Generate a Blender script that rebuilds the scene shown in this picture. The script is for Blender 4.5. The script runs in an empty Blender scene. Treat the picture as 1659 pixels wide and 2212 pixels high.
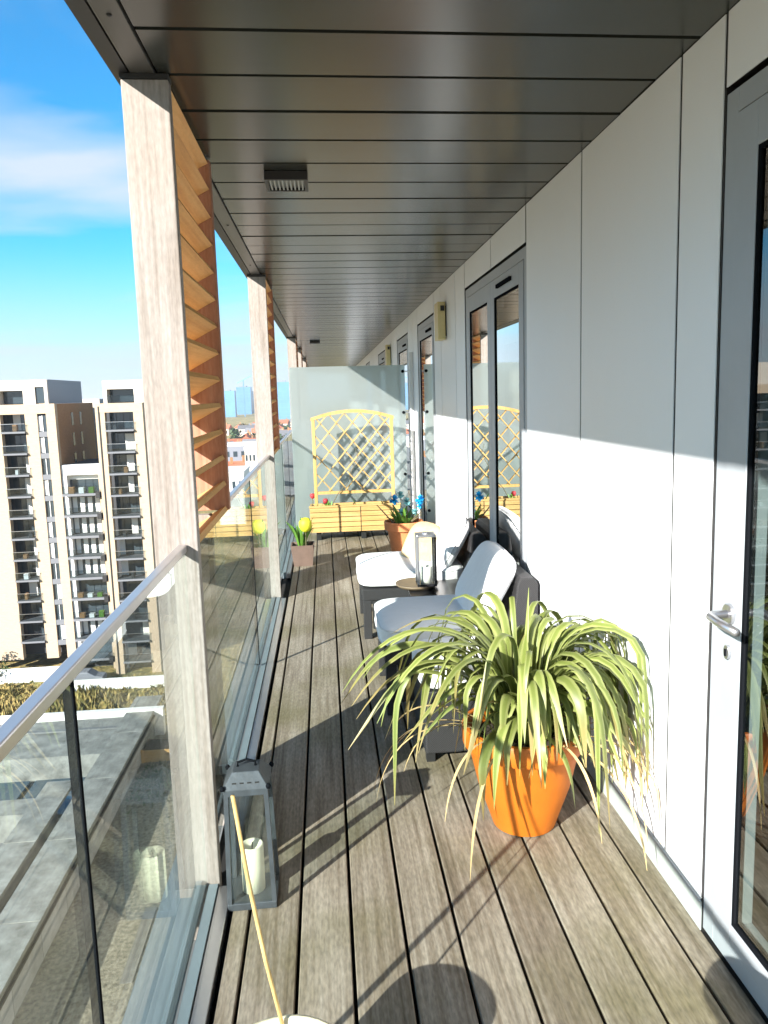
import bpy, bmesh, math, random
from mathutils import Vector, Matrix, Euler

random.seed(7)
R = math.radians
scene = bpy.context.scene
COL = scene.collection

# ------------------------------------------------------------------ camera
YAW, PITCH, ROLL = 0.09525, -0.13936, -0.02733
EYE = 1.5
_f = Vector((math.sin(YAW) * math.cos(PITCH), math.cos(YAW) * math.cos(PITCH), math.sin(PITCH)))
_r = Vector((math.cos(YAW), -math.sin(YAW), 0.0))
_u = _r.cross(_f)
_r2 = math.cos(ROLL) * _r + math.sin(ROLL) * _u
_u2 = -math.sin(ROLL) * _r + math.cos(ROLL) * _u
cam = bpy.data.cameras.new('camera')
cam_o = bpy.data.objects.new('camera', cam)
COL.objects.link(cam_o)
M = Matrix.Identity(4)
for i in range(3):
    M[i][0], M[i][1], M[i][2] = _r2[i], _u2[i], -_f[i]
M[0][3], M[1][3], M[2][3] = 0.0, 0.0, EYE
cam_o.matrix_world = M
cam.sensor_width = 36.0
cam.lens = 1668.9 / 2212 * 36.0
cam.shift_x = -37.9 / 2212
cam.shift_y = -20.6 / 2212
cam.clip_start = 0.02
cam.clip_end = 20000
scene.camera = cam_o

# ------------------------------------------------------------------ sky, sun, exposure
SUN = Vector((0.656, 0.755, -0.462)).normalized()      # the way the light travels
ELEV = math.asin(-SUN.z)
AZ = math.atan2(-SUN.x, -SUN.y)
world = bpy.data.worlds.new('World')
scene.world = world
world.use_nodes = True
wn, wl = world.node_tree.nodes, world.node_tree.links
sky = wn.new('ShaderNodeTexSky')
sky.sky_type = 'NISHITA'
sky.sun_disc = False
sky.sun_elevation = ELEV
sky.sun_rotation = AZ % (2 * math.pi)
sky.altitude = 30
sky.air_density = 1.0
sky.dust_density = 0.3
sky.ozone_density = 2.0
tc = wn.new('ShaderNodeTexCoord')
sep = wn.new('ShaderNodeSeparateXYZ')
wl.new(tc.outputs['Generated'], sep.inputs[0])
zc = wn.new('ShaderNodeMath'); zc.operation = 'MAXIMUM'; zc.inputs[1].default_value = 0.03
wl.new(sep.outputs['Z'], zc.inputs[0])
za = wn.new('ShaderNodeMath'); za.operation = 'ADD'; za.inputs[1].default_value = 0.16
wl.new(zc.outputs[0], za.inputs[0])
dx = wn.new('ShaderNodeMath'); dx.operation = 'DIVIDE'
dy = wn.new('ShaderNodeMath'); dy.operation = 'DIVIDE'
wl.new(sep.outputs['X'], dx.inputs[0]); wl.new(za.outputs[0], dx.inputs[1])
wl.new(sep.outputs['Y'], dy.inputs[0]); wl.new(za.outputs[0], dy.inputs[1])
cmb = wn.new('ShaderNodeCombineXYZ')
wl.new(dx.outputs[0], cmb.inputs[0]); wl.new(dy.outputs[0], cmb.inputs[1])
mp = wn.new('ShaderNodeMapping')
mp.inputs['Scale'].default_value = (0.36, 0.8, 1.0)
mp.inputs['Rotation'].default_value = (0, 0, R(-12))
mp.inputs['Location'].default_value = (3.29, 2.70, 0)
wl.new(cmb.outputs[0], mp.inputs[0])
cn = wn.new('ShaderNodeTexNoise')
cn.inputs['Scale'].default_value = 1.25
cn.inputs['Detail'].default_value = 7
cn.inputs['Roughness'].default_value = 0.48
cn.inputs['Distortion'].default_value = 0.5
wl.new(mp.outputs[0], cn.inputs['Vector'])
cr = wn.new('ShaderNodeValToRGB')
cr.color_ramp.elements[0].position = 0.42
cr.color_ramp.elements[0].color = (0, 0, 0, 1)
cr.color_ramp.elements[1].position = 0.64
cr.color_ramp.elements[1].color = (0.92, 0.92, 0.92, 1)
wl.new(cn.outputs['Fac'], cr.inputs[0])
tint = wn.new('ShaderNodeMixRGB'); tint.blend_type = 'MULTIPLY'; tint.inputs[0].default_value = 1
tint.inputs[2].default_value = (0.135, 0.58, 0.79, 1)
wl.new(sky.outputs[0], tint.inputs[1])
mixc = wn.new('ShaderNodeMixRGB')
mixc.inputs[2].default_value = (2.35, 2.65, 3.0, 1)
wl.new(cr.outputs[0], mixc.inputs[0])
# pale haze towards the horizon, all the way round
hz_r = wn.new('ShaderNodeMapRange'); hz_r.interpolation_type = 'SMOOTHSTEP'
hz_r.inputs['From Min'].default_value = 0.0; hz_r.inputs['From Max'].default_value = 0.20
hz_r.inputs['To Min'].default_value = 0.92; hz_r.inputs['To Max'].default_value = 0.0
wl.new(sep.outputs['Z'], hz_r.inputs['Value'])
mixh = wn.new('ShaderNodeMixRGB'); mixh.inputs[2].default_value = (2.45, 2.75, 3.05, 1)
wl.new(hz_r.outputs[0], mixh.inputs[0]); wl.new(tint.outputs[0], mixh.inputs[1])
wl.new(mixh.outputs[0], mixc.inputs[1])
wl.new(mixc.outputs[0], wn['Background'].inputs[0])
wn['Background'].inputs[1].default_value = 0.105
SKY_NODE = sky

sun = bpy.data.lights.new('sun', 'SUN')
sun.energy = 4.8
sun.angle = R(0.53)
sun.color = (1.0, 0.955, 0.885)
sun_o = bpy.data.objects.new('sun', sun)
COL.objects.link(sun_o)
sun_o.rotation_euler = SUN.to_track_quat('-Z', 'Y').to_euler()
sun_o.location = (-20, -20, 20)

vs = scene.view_settings
vs.view_transform = 'Standard'
vs.look = 'None'
vs.exposure = 1.65
vs.gamma = 1.0
vs.use_curve_mapping = False
scene.render.engine = 'CYCLES'
scene.cycles.max_bounces = 10
scene.cycles.transparent_max_bounces = 24
scene.cycles.glossy_bounces = 5
scene.cycles.use_denoising = True
scene.cycles.sample_clamp_indirect = 6.0


# ------------------------------------------------------------------ mesh helpers
class MB:
    def __init__(s):
        s.v = []; s.f = []; s.uv = {}

    def add(s, vs, fs):
        o = len(s.v)
        s.v += [tuple(p) for p in vs]
        s.f += [tuple(i + o for i in f) for f in fs]
        return s

    def box(s, x0, x1, y0, y1, z0, z1):
        return s.add([(x0, y0, z0), (x1, y0, z0), (x1, y1, z0), (x0, y1, z0),
                      (x0, y0, z1), (x1, y0, z1), (x1, y1, z1), (x0, y1, z1)],
                     [(0, 3, 2, 1), (4, 5, 6, 7), (0, 1, 5, 4), (1, 2, 6, 5), (2, 3, 7, 6), (3, 0, 4, 7)])

    def mbox(s, mat, sx, sy, sz):
        vs = [mat @ Vector((a * sx, b * sy, c * sz)) for c in (-.5, .5) for b in (-.5, .5) for a in (-.5, .5)]
        return s.add(vs, [(0, 2, 3, 1), (4, 5, 7, 6), (0, 1, 5, 4), (1, 3, 7, 5), (3, 2, 6, 7), (2, 0, 4, 6)])

    def bar(s, a, b, w, h, up=(0, 0, 1)):
        a = Vector(a); b = Vector(b); d = b - a
        z = d.normalized(); x = Vector(up).cross(z)
        if x.length < 1e-4: x = Vector((1, 0, 0))
        x.normalize(); y = z.cross(x)
        m = Matrix((x, y, z)).transposed().to_4x4(); m.translation = (a + b) / 2
        return s.mbox(m, w, h, d.length)

    def tube(s, pts, r, n=8):
        pts = [Vector(p) for p in pts]
        rs = r if isinstance(r, (list, tuple)) else [r] * len(pts)
        vs = []; fs = []
        for i, p in enumerate(pts):
            t = (pts[min(i + 1, len(pts) - 1)] - pts[max(i - 1, 0)]).normalized()
            a = Vector((0, 0, 1)) if abs(t.z) < .9 else Vector((1, 0, 0))
            u = a.cross(t).normalized(); w = t.cross(u)
            for k in range(n):
                g = 2 * math.pi * k / n
                vs.append(p + (u * math.cos(g) + w * math.sin(g)) * rs[i])
        for i in range(len(pts) - 1):
            for k in range(n):
                k2 = (k + 1) % n
                fs.append((i * n + k, i * n + k2, (i + 1) * n + k2, (i + 1) * n + k))
        fs.append(tuple(range(n - 1, -1, -1)))
        fs.append(tuple(range((len(pts) - 1) * n, len(pts) * n)))
        return s.add(vs, fs)

    def lathe(s, cx, cy, prof, n=28, squash=1.0):
        vs = []; fs = []
        for r, z in prof:
            for k in range(n):
                g = 2 * math.pi * k / n
                vs.append((cx + r * math.cos(g), cy + r * squash * math.sin(g), z))
        for i in range(len(prof) - 1):
            for k in range(n):
                k2 = (k + 1) % n
                fs.append((i * n + k, i * n + k2, (i + 1) * n + k2, (i + 1) * n + k))
        if prof[0][0] > 1e-5: fs.append(tuple(range(n - 1, -1, -1)))
        if prof[-1][0] > 1e-5: fs.append(tuple(range((len(prof) - 1) * n, len(prof) * n)))
        return s.add(vs, fs)

    def prism(s, poly, axis, a, b):
        n = len(poly)
        def P(p, t):
            return {'x': (t, p[0], p[1]), 'y': (p[0], t, p[1]), 'z': (p[0], p[1], t)}[axis]
        vs = [P(p, a) for p in poly] + [P(p, b) for p in poly]
        fs = [tuple(range(n - 1, -1, -1)), tuple(range(n, 2 * n))]
        fs += [(i, (i + 1) % n, n + (i + 1) % n, n + i) for i in range(n)]
        return s.add(vs, fs)

    def cushion(s, mat, hx, hy, hz, p=4.0, n=10, puff=0.0):
        bm = bmesh.new()
        bmesh.ops.create_cube(bm, size=2.0)
        bmesh.ops.subdivide_edges(bm, edges=bm.edges[:], cuts=n, use_grid_fill=True)
        bm.verts.ensure_lookup_table()
        vs = []
        for v in bm.verts:
            c = v.co
            L = (abs(c.x) ** p + abs(c.y) ** p + abs(c.z) ** p) ** (1 / p)
            q = c / L
            k = 1.0
            if puff:
                k = 1 - puff + puff * (1 - q.x ** 4) * (1 - q.y ** 4)
            vs.append(mat @ Vector((q.x * hx, q.y * hy, q.z * hz * k)))
        fs = [tuple(v.index for v in f.verts) for f in bm.faces]
        bm.free()
        return s.add(vs, fs)

    def mesh(s, name, mat, origin=(0, 0, 0), smooth=False):
        me = bpy.data.meshes.new(name)
        o = Vector(origin)
        me.from_pydata([tuple(Vector(v) - o) for v in s.v], [], s.f)
        bm = bmesh.new(); bm.from_mesh(me)
        bmesh.ops.recalc_face_normals(bm, faces=bm.faces[:])
        bm.to_mesh(me); bm.free()
        if mat: me.materials.append(mat)
        if smooth:
            for p in me.polygons: p.use_smooth = True
        me.update()
        return me

    def build(s, name, mat, parent=None, bevel=0, smooth=False):
        o = bpy.data.objects.new(name, s.mesh(name, mat, ORG.get(parent, (0, 0, 0)), smooth))
        return link(o, parent, bevel)


ORG = {}


def link(o, parent=None, bevel=0):
    COL.objects.link(o)
    if parent is not None:
        o.parent = parent
        ORG[o] = ORG.get(parent, (0, 0, 0))
    else:
        ORG[o] = (0, 0, 0)
    if bevel:
        m = o.modifiers.new('bevel', 'BEVEL'); m.width = bevel; m.segments = 2
        m.limit_method = 'ANGLE'; m.angle_limit = R(40)
    return o


def tag(o, label=None, cat=None, group=None, kind=None):
    if label: o['label'] = label
    if cat: o['category'] = cat
    if group: o['group'] = group
    if kind: o['kind'] = kind
    return o


def thing(name, loc, label, cat, group=None):
    o = bpy.data.objects.new(name, None)
    o.empty_display_size = 0.05
    COL.objects.link(o)
    o.location = loc
    ORG[o] = tuple(loc)
    return tag(o, label, cat, group)


def piece(name, me, parent, loc, rot=None):
    o = bpy.data.objects.new(name, me)
    COL.objects.link(o)
    o.parent = parent
    b = ORG.get(parent, (0, 0, 0))
    o.location = (loc[0] - b[0], loc[1] - b[1], loc[2] - b[2])
    ORG[o] = tuple(loc)
    if rot: o.rotation_euler = rot
    return o


def copy_tree(o, parent=None):
    c = o.copy()
    COL.objects.link(c)
    if parent is not None: c.parent = parent
    for ch in o.children: copy_tree(ch, c)
    return c


# ------------------------------------------------------------------ materials
def new_mat(name):
    m = bpy.data.materials.new(name); m.use_nodes = True
    nt = m.node_tree
    return m, nt.nodes, nt.links, nt.nodes['Principled BSDF']


def plain(name, col, rough=0.5, metal=0.0, noise=0.0, nscale=8.0, bump=0.0, bscale=60.0, spec=0.5, coords='Object', stretch=(1, 1, 1), rnd=0.0, coat=0.0):
    m, n, l, b = new_mat(name)
    b.inputs['Roughness'].default_value = rough
    b.inputs['Metallic'].default_value = metal
    b.inputs['Specular IOR Level'].default_value = spec
    if coat:
        b.inputs['Coat Weight'].default_value = coat
        b.inputs['Coat Roughness'].default_value = 0.08
    b.inputs['Base Color'].default_value = (*col, 1)
    if noise or bump or rnd:
        t = n.new('ShaderNodeTexCoord')
        mpg = n.new('ShaderNodeMapping'); mpg.inputs['Scale'].default_value = stretch
        l.new(t.outputs[coords], mpg.inputs[0])
    if noise or rnd:
        tx = n.new('ShaderNodeTexNoise'); tx.inputs['Scale'].default_value = nscale
        tx.inputs['Detail'].default_value = 6; tx.inputs['Roughness'].default_value = .65
        l.new(mpg.outputs[0], tx.inputs['Vector'])
        mr = n.new('ShaderNodeMapRange')
        mr.inputs['From Min'].default_value = .3; mr.inputs['From Max'].default_value = .7
        mr.inputs['To Min'].default_value = 1 - noise; mr.inputs['To Max'].default_value = 1 + noise
        l.new(tx.outputs['Fac'], mr.inputs['Value'])
        val = mr.outputs[0]
        if rnd:
            oi = n.new('ShaderNodeObjectInfo')
            mr2 = n.new('ShaderNodeMapRange')
            mr2.inputs['To Min'].default_value = 1 - rnd; mr2.inputs['To Max'].default_value = 1 + rnd
            l.new(oi.outputs['Random'], mr2.inputs['Value'])
            mu = n.new('ShaderNodeMath'); mu.operation = 'MULTIPLY'
            l.new(val, mu.inputs[0]); l.new(mr2.outputs[0], mu.inputs[1]); val = mu.outputs[0]
        mx = n.new('ShaderNodeVectorMath'); mx.operation = 'SCALE'
        mx.inputs[0].default_value = col
        l.new(val, mx.inputs['Scale'])
        l.new(mx.outputs[0], b.inputs['Base Color'])
    if bump:
        bx = n.new('ShaderNodeTexNoise'); bx.inputs['Scale'].default_value = bscale
        bx.inputs['Detail'].default_value = 5
        l.new(mpg.outputs[0], bx.inputs['Vector'])
        bp = n.new('ShaderNodeBump'); bp.inputs['Strength'].default_value = bump; bp.inputs['Distance'].default_value = .01
        l.new(bx.outputs['Fac'], bp.inputs['Height'])
        l.new(bp.outputs[0], b.inputs['Normal'])
    return m


def wood(name, stops, axis='y', scale=9.0, rough=.7, rnd=.12, bump=.25, blotch=None, fine=80.0, spec=0.3, speck=(.74, 1.2)):
    """grained timber, grain along the given axis; stops = list of (pos, colour)"""
    m, n, l, b = new_mat(name)
    b.inputs['Roughness'].default_value = rough
    b.inputs['Specular IOR Level'].default_value = spec
    t = n.new('ShaderNodeTexCoord')
    oi = n.new('ShaderNodeObjectInfo')
    off = n.new('ShaderNodeVectorMath'); off.operation = 'SCALE'; off.inputs[0].default_value = (31, 17, 23)
    l.new(oi.outputs['Random'], off.inputs['Scale'])
    ad = n.new('ShaderNodeVectorMath'); ad.operation = 'ADD'
    l.new(t.outputs['Object'], ad.inputs[0]); l.new(off.outputs[0], ad.inputs[1])
    long, across = .1, 1.0
    st = {'x': (long, across, across), 'y': (across, long, across), 'z': (across, across, long)}[axis]
    mp1 = n.new('ShaderNodeMapping'); mp1.inputs['Scale'].default_value = st
    l.new(ad.outputs[0], mp1.inputs[0])
    n1 = n.new('ShaderNodeTexNoise'); n1.inputs['Scale'].default_value = scale; n1.inputs['Detail'].default_value = 8
    n1.inputs['Roughness'].default_value = .7; n1.inputs['Distortion'].default_value = .8
    l.new(mp1.outputs[0], n1.inputs['Vector'])
    st2 = {'x': (.02, 1, 1), 'y': (1, .02, 1), 'z': (1, 1, .02)}[axis]
    mp2 = n.new('ShaderNodeMapping'); mp2.inputs['Scale'].default_value = st2
    l.new(ad.outputs[0], mp2.inputs[0])
    n2 = n.new('ShaderNodeTexNoise'); n2.inputs['Scale'].default_value = fine; n2.inputs['Detail'].default_value = 4
    l.new(mp2.outputs[0], n2.inputs['Vector'])
    av = n.new('ShaderNodeMath'); av.operation = 'MULTIPLY_ADD'; av.inputs[1].default_value = .42
    l.new(n2.outputs['Fac'], av.inputs[0])
    sc = n.new('ShaderNodeMath'); sc.operation = 'MULTIPLY'; sc.inputs[1].default_value = .58
    l.new(n1.outputs['Fac'], sc.inputs[0]); l.new(sc.outputs[0], av.inputs[2])
    rp = n.new('ShaderNodeValToRGB')
    while len(rp.color_ramp.elements) < len(stops): rp.color_ramp.elements.new(.5)
    for e, (p, c) in zip(rp.color_ramp.elements, stops):
        e.position = p; e.color = (*c, 1)
    l.new(av.outputs[0], rp.inputs[0])
    colr = rp.outputs[0]
    if blotch:
        bc, bs, bamt = blotch
        n3 = n.new('ShaderNodeTexNoise'); n3.inputs['Scale'].default_value = bs; n3.inputs['Detail'].default_value = 5
        l.new(t.outputs['Object'], n3.inputs['Vector'])
        r3 = n.new('ShaderNodeMapRange'); r3.inputs['From Min'].default_value = .45; r3.inputs['From Max'].default_value = .7
        r3.inputs['To Max'].default_value = bamt
        l.new(n3.outputs['Fac'], r3.inputs['Value'])
        m3 = n.new('ShaderNodeMixRGB'); m3.inputs[2].default_value = (*bc, 1)
        l.new(r3.outputs[0], m3.inputs[0]); l.new(colr, m3.inputs[1]); colr = m3.outputs[0]
    mr2 = n.new('ShaderNodeMapRange')
    mr2.inputs['To Min'].default_value = 1 - rnd; mr2.inputs['To Max'].default_value = 1 + rnd
    l.new(oi.outputs['Random'], mr2.inputs['Value'])
    spk = n.new('ShaderNodeTexNoise'); spk.inputs['Scale'].default_value = 140; spk.inputs['Detail'].default_value = 3
    st3 = {'x': (.25, 1, 1), 'y': (1, .25, 1), 'z': (1, 1, .25)}[axis]
    mp3 = n.new('ShaderNodeMapping'); mp3.inputs['Scale'].default_value = st3
    l.new(ad.outputs[0], mp3.inputs[0]); l.new(mp3.outputs[0], spk.inputs['Vector'])
    sm = n.new('ShaderNodeMapRange'); sm.inputs['From Min'].default_value = .3; sm.inputs['From Max'].default_value = .7
    sm.inputs['To Min'].default_value = speck[0]; sm.inputs['To Max'].default_value = speck[1]
    l.new(spk.outputs['Fac'], sm.inputs['Value'])
    mq = n.new('ShaderNodeMath'); mq.operation = 'MULTIPLY'
    l.new(mr2.outputs[0], mq.inputs[0]); l.new(sm.outputs[0], mq.inputs[1])
    mx = n.new('ShaderNodeVectorMath'); mx.operation = 'SCALE'
    l.new(colr, mx.inputs[0]); l.new(mq.outputs[0], mx.inputs['Scale'])
    l.new(mx.outputs[0], b.inputs['Base Color'])
    bp = n.new('ShaderNodeBump'); bp.inputs['Strength'].default_value = bump; bp.inputs['Distance'].default_value = .004
    l.new(av.outputs[0], bp.inputs['Height']); l.new(bp.outputs[0], b.inputs['Normal'])
    return m


def glass(name, tint=(.9, .95, .93), gain=1.7, ior=1.5, dirt=0.0):
    m, n, l, b = new_mat(name)
    n.remove(b)
    out = n['Material Output']
    fr = n.new('ShaderNodeFresnel'); fr.inputs['IOR'].default_value = ior
    geo = n.new('ShaderNodeNewGeometry')
    # same curve from either side of the pane
    lw = n.new('ShaderNodeLayerWeight'); lw.inputs['Blend'].default_value = .5
    mu = n.new('ShaderNodeMath'); mu.operation = 'MULTIPLY'; mu.inputs[1].default_value = gain; mu.use_clamp = True
    pw = n.new('ShaderNodeMath'); pw.operation = 'POWER'; pw.inputs[1].default_value = 5.0
    l.new(lw.outputs['Facing'], pw.inputs[0])
    ma = n.new('ShaderNodeMath'); ma.operation = 'MULTIPLY_ADD'; ma.inputs[1].default_value = .96; ma.inputs[2].default_value = .04
    l.new(pw.outputs[0], ma.inputs[0])
    l.new(ma.outputs[0], mu.inputs[0])
    n.remove(fr); n.remove(geo)
    tr = n.new('ShaderNodeBsdfTransparent'); tr.inputs[0].default_value = (*tint, 1)
    gl = n.new('ShaderNodeBsdfGlossy'); gl.inputs['Roughness'].default_value = 0.0
    gl.inputs[0].default_value = (.95, .97, .97, 1)
    mx = n.new('ShaderNodeMixShader')
    l.new(mu.outputs[0], mx.inputs[0]); l.new(tr.outputs[0], mx.inputs[1]); l.new(gl.outputs[0], mx.inputs[2])
    last = mx.outputs[0]
    if dirt:
        t = n.new('ShaderNodeTexCoord')
        mpg = n.new('ShaderNodeMapping'); mpg.inputs['Scale'].default_value = (1, 1, .35)
        l.new(t.outputs['Object'], mpg.inputs[0])
        nz = n.new('ShaderNodeTexNoise'); nz.inputs['Scale'].default_value = 14; nz.inputs['Detail'].default_value = 7
        l.new(mpg.outputs[0], nz.inputs['Vector'])
        mr = n.new('ShaderNodeMapRange'); mr.inputs['From Min'].default_value = .35; mr.inputs['From Max'].default_value = .8
        mr.inputs['To Max'].default_value = dirt
        l.new(nz.outputs['Fac'], mr.inputs['Value'])
        df = n.new('ShaderNodeBsdfDiffuse'); df.inputs[0].default_value = (.62, .64, .6, 1)
        m2 = n.new('ShaderNodeMixShader')
        l.new(mr.outputs[0], m2.inputs[0]); l.new(last, m2.inputs[1]); l.new(df.outputs[0], m2.inputs[2])
        last = m2.outputs[0]
    l.new(last, out.inputs[0])
    return m


def frosted(name):
    """etched pane: scatters what stands behind it, with a milky face"""
    m, n, l, b = new_mat(name)
    n.remove(b)
    out = n['Material Output']
    df = n.new('ShaderNodeBsdfDiffuse'); df.inputs[0].default_value = (.52, .57, .56, 1)
    tl = n.new('ShaderNodeBsdfTranslucent'); tl.inputs[0].default_value = (.68, .73, .72, 1)
    rf = n.new('ShaderNodeBsdfRefraction'); rf.inputs['IOR'].default_value = 1.02
    rf.inputs['Roughness'].default_value = .42; rf.inputs[0].default_value = (.84, .93, .92, 1)
    gl = n.new('ShaderNodeBsdfGlossy'); gl.inputs['Roughness'].default_value = .3
    m1 = n.new('ShaderNodeMixShader'); m1.inputs[0].default_value = .68
    l.new(df.outputs[0], m1.inputs[1]); l.new(tl.outputs[0], m1.inputs[2])
    m2 = n.new('ShaderNodeMixShader'); m2.inputs[0].default_value = .40
    l.new(m1.outputs[0], m2.inputs[1]); l.new(rf.outputs[0], m2.inputs[2])
    m3 = n.new('ShaderNodeMixShader'); m3.inputs[0].default_value = .05
    l.new(m2.outputs[0], m3.inputs[1]); l.new(gl.outputs[0], m3.inputs[2])
    l.new(m3.outputs[0], out.inputs[0])
    return m


def weave(name, c1, c2, scale=90.0):
    m, n, l, b = new_mat(name)
    b.inputs['Roughness'].default_value = .55
    t = n.new('ShaderNodeTexCoord')
    w1 = n.new('ShaderNodeTexWave'); w1.bands_direction = 'Z'; w1.inputs['Scale'].default_value = scale
    w2 = n.new('ShaderNodeTexWave'); w2.bands_direction = 'DIAGONAL'; w2.inputs['Scale'].default_value = scale * .8
    for w in (w1, w2): l.new(t.outputs['Object'], w.inputs['Vector'])
    mu = n.new('ShaderNodeMath'); mu.operation = 'MULTIPLY'
    l.new(w1.outputs['Fac'], mu.inputs[0]); l.new(w2.outputs['Fac'], mu.inputs[1])
    mx = n.new('ShaderNodeMixRGB'); mx.inputs[1].default_value = (*c1, 1); mx.inputs[2].default_value = (*c2, 1)
    l.new(mu.outputs[0], mx.inputs[0]); l.new(mx.outputs[0], b.inputs['Base Color'])
    bp = n.new('ShaderNodeBump'); bp.inputs['Strength'].default_value = .7; bp.inputs['Distance'].default_value = .004
    l.new(mu.outputs[0], bp.inputs['Height']); l.new(bp.outputs[0], b.inputs['Normal'])
    return m


DECK = wood('deck_wood', [(.29, (.060, .044, .030)), (.42, (.175, .140, .105)), (.55, (.285, .243, .196)), (.72, (.40, .355, .30))],
            'y', scale=7, rough=.58, rnd=.12, bump=.45, blotch=((.13, .112, .052), 1.9, .72))
BLACK = plain('black_void', (.01, .01, .01), .9)
PALEWOOD = wood('pale_post_wood', [(.29, (.11, .085, .066)), (.41, (.21, .18, .156)), (.54, (.29, .262, .24)), (.72, (.345, .325, .305))],
                'z', scale=8, rough=.75, rnd=.03, bump=.3, blotch=((.25, .185, .135), 1.6, .35), speck=(.86, 1.12))
BOUNCEWOOD = wood('bounce_post_wood', [(.3, (.24, .10, .055)), (.5, (.36, .185, .12)), (.7, (.43, .26, .19))], 'z', scale=8, rough=.7, rnd=.03, speck=(.9, 1.08))  # same post timber, reddened to carry the slats' bounced light in its shade
SLATWOOD = wood('slat_wood', [(.3, (.42, .20, .06)), (.5, (.58, .33, .12)), (.7, (.66, .42, .18))], 'y', scale=9, rough=.6, rnd=.08, speck=(.93, 1.05))
INFILL = wood('infill_wood', [(.3, (.16, .12, .085)), (.5, (.26, .20, .15)), (.7, (.33, .27, .21))], 'z', scale=7, rough=.5)
PINE = wood('pine', [(.3, (.36, .20, .065)), (.5, (.50, .31, .115)), (.7, (.56, .385, .18))], 'x', scale=11, rough=.6, rnd=.07, speck=(.92, 1.06))
PINEZ = wood('pine_upright', [(.3, (.38, .21, .06)), (.5, (.52, .32, .11)), (.7, (.58, .39, .17))], 'z', scale=11, rough=.6, rnd=.05, speck=(.92, 1.06))
SOFFIT = plain('soffit_metal', (.040, .043, .037), .25, metal=.25, noise=.06, nscale=3, rnd=.05, stretch=(.3, 3, 1))
TRIM = plain('trim_metal', (.085, .08, .072), .4, metal=.3, noise=.08, nscale=4)
DARKTRIM = plain('dark_trim', (.018, .017, .017), .5)
CLAD = plain('cladding_white', (.775, .80, .825), .42, noise=.012, nscale=3, rnd=.012, stretch=(1, 1, .4))
SKIRT = plain('skirting_grey', (.44, .47, .46), .5, noise=.08, nscale=6)
FRAME = plain('frame_grey', (.33, .36, .39), .42, noise=.05, nscale=5)
GASKET = plain('gasket_black', (.008, .009, .011), .6, spec=.0)
GASKET.node_tree.nodes['Principled BSDF'].inputs['IOR'].default_value = 1.0
STEEL = plain('steel', (.55, .55, .57), .28, metal=.9, noise=.06, nscale=10)
RAILM = plain('rail_steel', (.60, .57, .57), .36, metal=.85, noise=.05, nscale=12)
ZINC = plain('zinc', (.20, .25, .275), .5, metal=.3, noise=.10, nscale=5)
GLASS = glass('balustrade_glass', (.93, .968, .955), .95, dirt=.03)
WINGLASS = glass('window_glass', (.62, .70, .67), 3.0)
LANTGLASS = glass('lantern_glass', (.86, .9, .88), 1.4, dirt=.08)
FROST = frosted('frosted_glass')
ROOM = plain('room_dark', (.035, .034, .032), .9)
SOFFITREFL = plain('soffit_reflection', (.36, .30, .24), .9)  # brown of the soffit's reflection in the door panes, put into a colour
CURTAIN = plain('curtain', (.7, .68, .64), .9)
ENTRYLAMP = plain('lamp_brass', (.62, .52, .26), .4, metal=.25, noise=.05)
RATTAN = weave('charcoal_rattan', (.018, .018, .02), (.060, .057, .06))
PIPE = plain('piping_cloth', (.70, .70, .71), .9)
WHITECLOTH = plain('white_cloth', (.80, .80, .81), .9, noise=.03, nscale=14, bump=.55, bscale=16, stretch=(1, 2.2, 1))
TAN = plain('tan_cloth', (.55, .40, .22), .9, noise=.14, nscale=18, bump=.3, bscale=180)
TABLEM = plain('black_table', (.016, .016, .018), .25)
TRAYM = plain('tray_wood', (.19, .14, .09), .5, noise=.15)
TERRA = plain('orange_pot', (.50, .13, .007), .55, noise=.15, nscale=5, bump=.15, bscale=35, stretch=(1, 1, .4))
TERRA2 = plain('terracotta', (.58, .20, .075), .75, noise=.12, nscale=10)
SOIL = plain('soil', (.035, .024, .016), .95, noise=.4, nscale=30, bump=.8, bscale=80)
BROWNPOT = plain('brown_pot', (.15, .095, .075), .7, noise=.15, nscale=14)
LANTM = plain('lantern_metal', (.062, .072, .082), .5, metal=.35, noise=.25, nscale=14, bump=.1)
WAX = plain('wax', (.74, .70, .54), .6, noise=.04, nscale=12)
WAXW = plain('white_wax', (.82, .80, .74), .6)
CREAM = plain('cream_ceramic', (.74, .66, .47), .45, noise=.05)
BAMBOO = wood('bamboo', [(.3, (.55, .36, .13)), (.6, (.70, .50, .22))], 'z', scale=14, rough=.5)
CONC = plain('concrete', (.205, .212, .20), .85, noise=.5, nscale=3.4, bump=.2, bscale=30)
CONC2 = plain('concrete_dark', (.16, .17, .175), .85, noise=.2, nscale=3)
WHITEP = plain('white_paint', (.78, .78, .76), .6, noise=.04)
GRAVEL = plain('gravel_bed', (.20, .18, .13), .95, noise=.8, nscale=16, bump=1.0, bscale=45)
BRICKY = plain('yellow_brick', (.45, .345, .24), .85, noise=.10, nscale=1.6, stretch=(1, 1, 3))
BRICKB = plain('brown_brick', (.30, .16, .07), .85, noise=.12, nscale=1.6, stretch=(1, 1, 3))
PALEPANEL = plain('pale_panel', (.55, .49, .42), .7, noise=.04)
GREYPANEL = plain('grey_panel', (.20, .21, .24), .5, noise=.05)
SLABG = plain('balcony_slab', (.15, .155, .17), .7)
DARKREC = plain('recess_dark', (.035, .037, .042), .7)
FARGLASS = plain('far_glass', (.035, .05, .06), .08, spec=.9)
RAILGLASS = glass('far_rail_glass', (.74, .78, .79), .9)
LEAFDK = plain('dark_leaf', (.035, .07, .02), .7, noise=.35, nscale=2.0, rnd=.2)
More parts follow.
